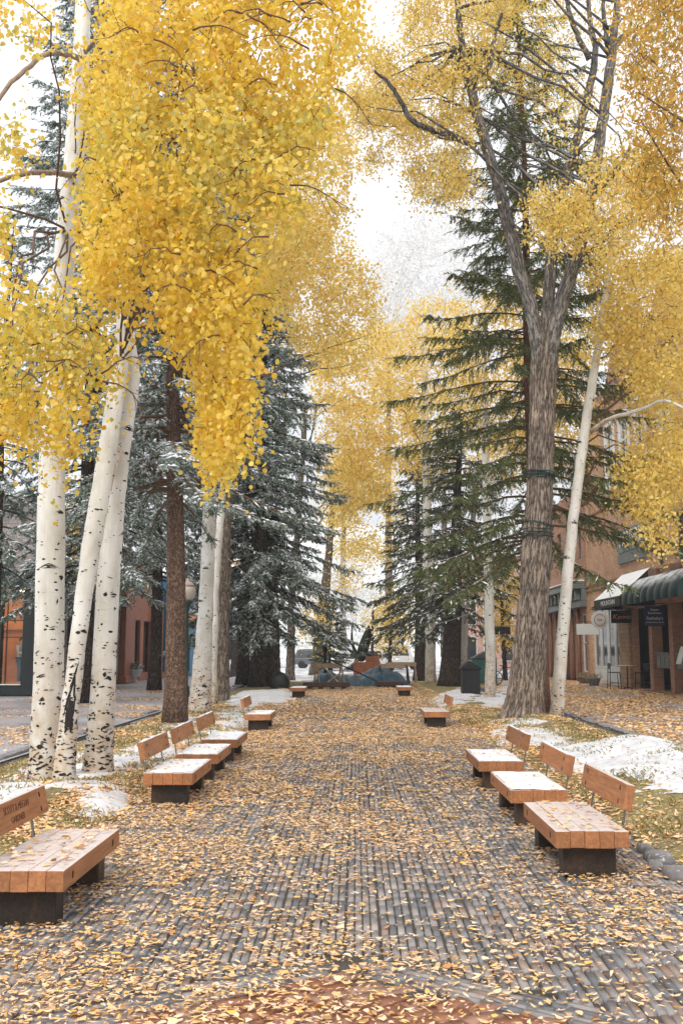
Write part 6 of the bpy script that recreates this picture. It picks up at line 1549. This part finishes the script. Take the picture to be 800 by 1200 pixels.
# stone urn planter before the russet shop
c = W(157, 797, 52.5); ux, uy = float(c[0]), 52.5
ur = thing('urn_planter', 'pale stone urn planter with frosted plants before the russet shop', 'planter', (ux, uy, -.03))
mb = MB(); mb.lathe([(.26, 0), (.26, .06), (.12, .14), (.12, .24), (.30, .36), (.40, .60), (.46, .64), (.44, .68), (.02, .64)], 22, (ux, uy, -.03)); mb.build('urn', M['sign_white'], ur, True)
P = np.array([ux, uy, .78]) + rng.normal(0, 1, (260, 3)) * [.24, .24, .12]; leaf_cloud('foliage', P, .14, .5, 'lance', [M['needle_blue']], ur)

# hillside behind the town
t = NT('snowy_hillside'); v = t.wpos(); n = t.noise(v, .03, 6, .65)
c = t.ramp(n, [(.4, lin(.80, .82, .84)), (.56, lin(.60, .63, .64)), (.68, lin(.30, .34, .33))])
M['hill'] = t.done(t.pbsdf(c, .9, None, .1))
grid_sheet('hillside', -500, 500, 240, 620, 90, 40, lambda x, y: -3 + 62 * sstep(240, 560, y) * (.55 + .9 * fnoise(x * .006, y * .006, 3)), M['hill'])

# faint wintry haze that pales the far end of the lane
hz = bpy.data.materials.new('haze_air'); hz.use_nodes = True; hz.node_tree.nodes.clear()
ho = hz.node_tree.nodes.new('ShaderNodeOutputMaterial'); hv = hz.node_tree.nodes.new('ShaderNodeVolumePrincipled')
hv.inputs['Color'].default_value = (.96, .97, 1, 1); hv.inputs['Density'].default_value = .0008
hz.node_tree.links.new(hv.outputs[0], ho.inputs['Volume'])
mb = MB(); mb.box(-1210, 1210, -70, 1510, -1.2, 90); tag(mb.build('haze', hz), kind='stuff')
# ================================================================== LIGHT
w = bpy.data.worlds.new('World'); SC.world = w; w.use_nodes = True
nt = w.node_tree; nt.nodes.clear()
out = nt.nodes.new('ShaderNodeOutputWorld'); bg = nt.nodes.new('ShaderNodeBackground'); sky = nt.nodes.new('ShaderNodeTexSky')
SUN_EL, SUN_AZ = math.radians(46), math.radians(205)
sky.sky_type = 'NISHITA'; sky.sun_disc = False; sky.sun_elevation = SUN_EL; sky.sun_rotation = SUN_AZ
sky.air_density = 1.0; sky.dust_density = 2.0
mx = nt.nodes.new('ShaderNodeMix'); mx.data_type = 'RGBA'; mx.inputs[0].default_value = .88
# a white cloud cover veils the blue, brighter overhead than towards the horizon as under any overcast sky
tc = nt.nodes.new('ShaderNodeTexCoord'); sp = nt.nodes.new('ShaderNodeSeparateXYZ'); nt.links.new(tc.outputs['Generated'], sp.inputs[0])
rp = nt.nodes.new('ShaderNodeMapRange'); nt.links.new(sp.outputs[2], rp.inputs[0])
for i_, v_ in ((1, 0.0), (2, 1.0), (3, 5.0), (4, 10.4)): rp.inputs[i_].default_value = v_
ns_ = nt.nodes.new('ShaderNodeTexNoise'); ns_.inputs['Scale'].default_value = 2.6; ns_.inputs['Detail'].default_value = 6; nt.links.new(tc.outputs['Generated'], ns_.inputs['Vector'])
cmr = nt.nodes.new('ShaderNodeMapRange'); nt.links.new(ns_.outputs[0], cmr.inputs[0])
for i_, v_ in ((1, .3), (2, .7), (3, .86), (4, 1.06)): cmr.inputs[i_].default_value = v_
cld = nt.nodes.new('ShaderNodeMath'); cld.operation = 'MULTIPLY'; nt.links.new(rp.outputs[0], cld.inputs[0]); nt.links.new(cmr.outputs[0], cld.inputs[1])
cb = nt.nodes.new('ShaderNodeCombineColor')
for i_, v_ in ((0, 1.0), (1, 1.012), (2, 1.035)):
    mm = nt.nodes.new('ShaderNodeMath'); mm.operation = 'MULTIPLY'; nt.links.new(cld.outputs[0], mm.inputs[0]); mm.inputs[1].default_value = v_;  nt.links.new(mm.outputs[0], cb.inputs[i_])
nt.links.new(cb.outputs[0], mx.inputs[7])
nt.links.new(sky.outputs[0], mx.inputs[6]); nt.links.new(mx.outputs[2], bg.inputs[0]); bg.inputs[1].default_value = .11
nt.links.new(bg.outputs[0], out.inputs[0])
sun = bpy.data.objects.new('sun', bpy.data.lights.new('sun', 'SUN')); COL.objects.link(sun)
sun.data.energy = 1.5; sun.data.angle = math.radians(25); sun.data.color = (1, .95, .86)
dv = Vector((math.sin(SUN_AZ) * math.cos(SUN_EL), math.cos(SUN_AZ) * math.cos(SUN_EL), math.sin(SUN_EL)))
sun.rotation_euler = dv.to_track_quat('Z', 'Y').to_euler()

SC.view_settings.view_transform = 'Standard'; SC.view_settings.look = 'None'; SC.view_settings.gamma = 1; SC.view_settings.use_curve_mapping = False
SC.view_settings.exposure = 0.8
SC.render.engine = 'CYCLES'
cy = SC.cycles; cy.max_bounces = 5; cy.diffuse_bounces = 3; cy.glossy_bounces = 2; cy.transmission_bounces = 3; cy.transparent_max_bounces = 6
cy.use_denoising = True; cy.sample_clamp_indirect = 6; cy.caustics_reflective = False; cy.caustics_refractive = False
try:
    cy.denoiser = 'OPENIMAGEDENOISE'; cy.denoising_prefilter = 'ACCURATE'
except Exception: pass
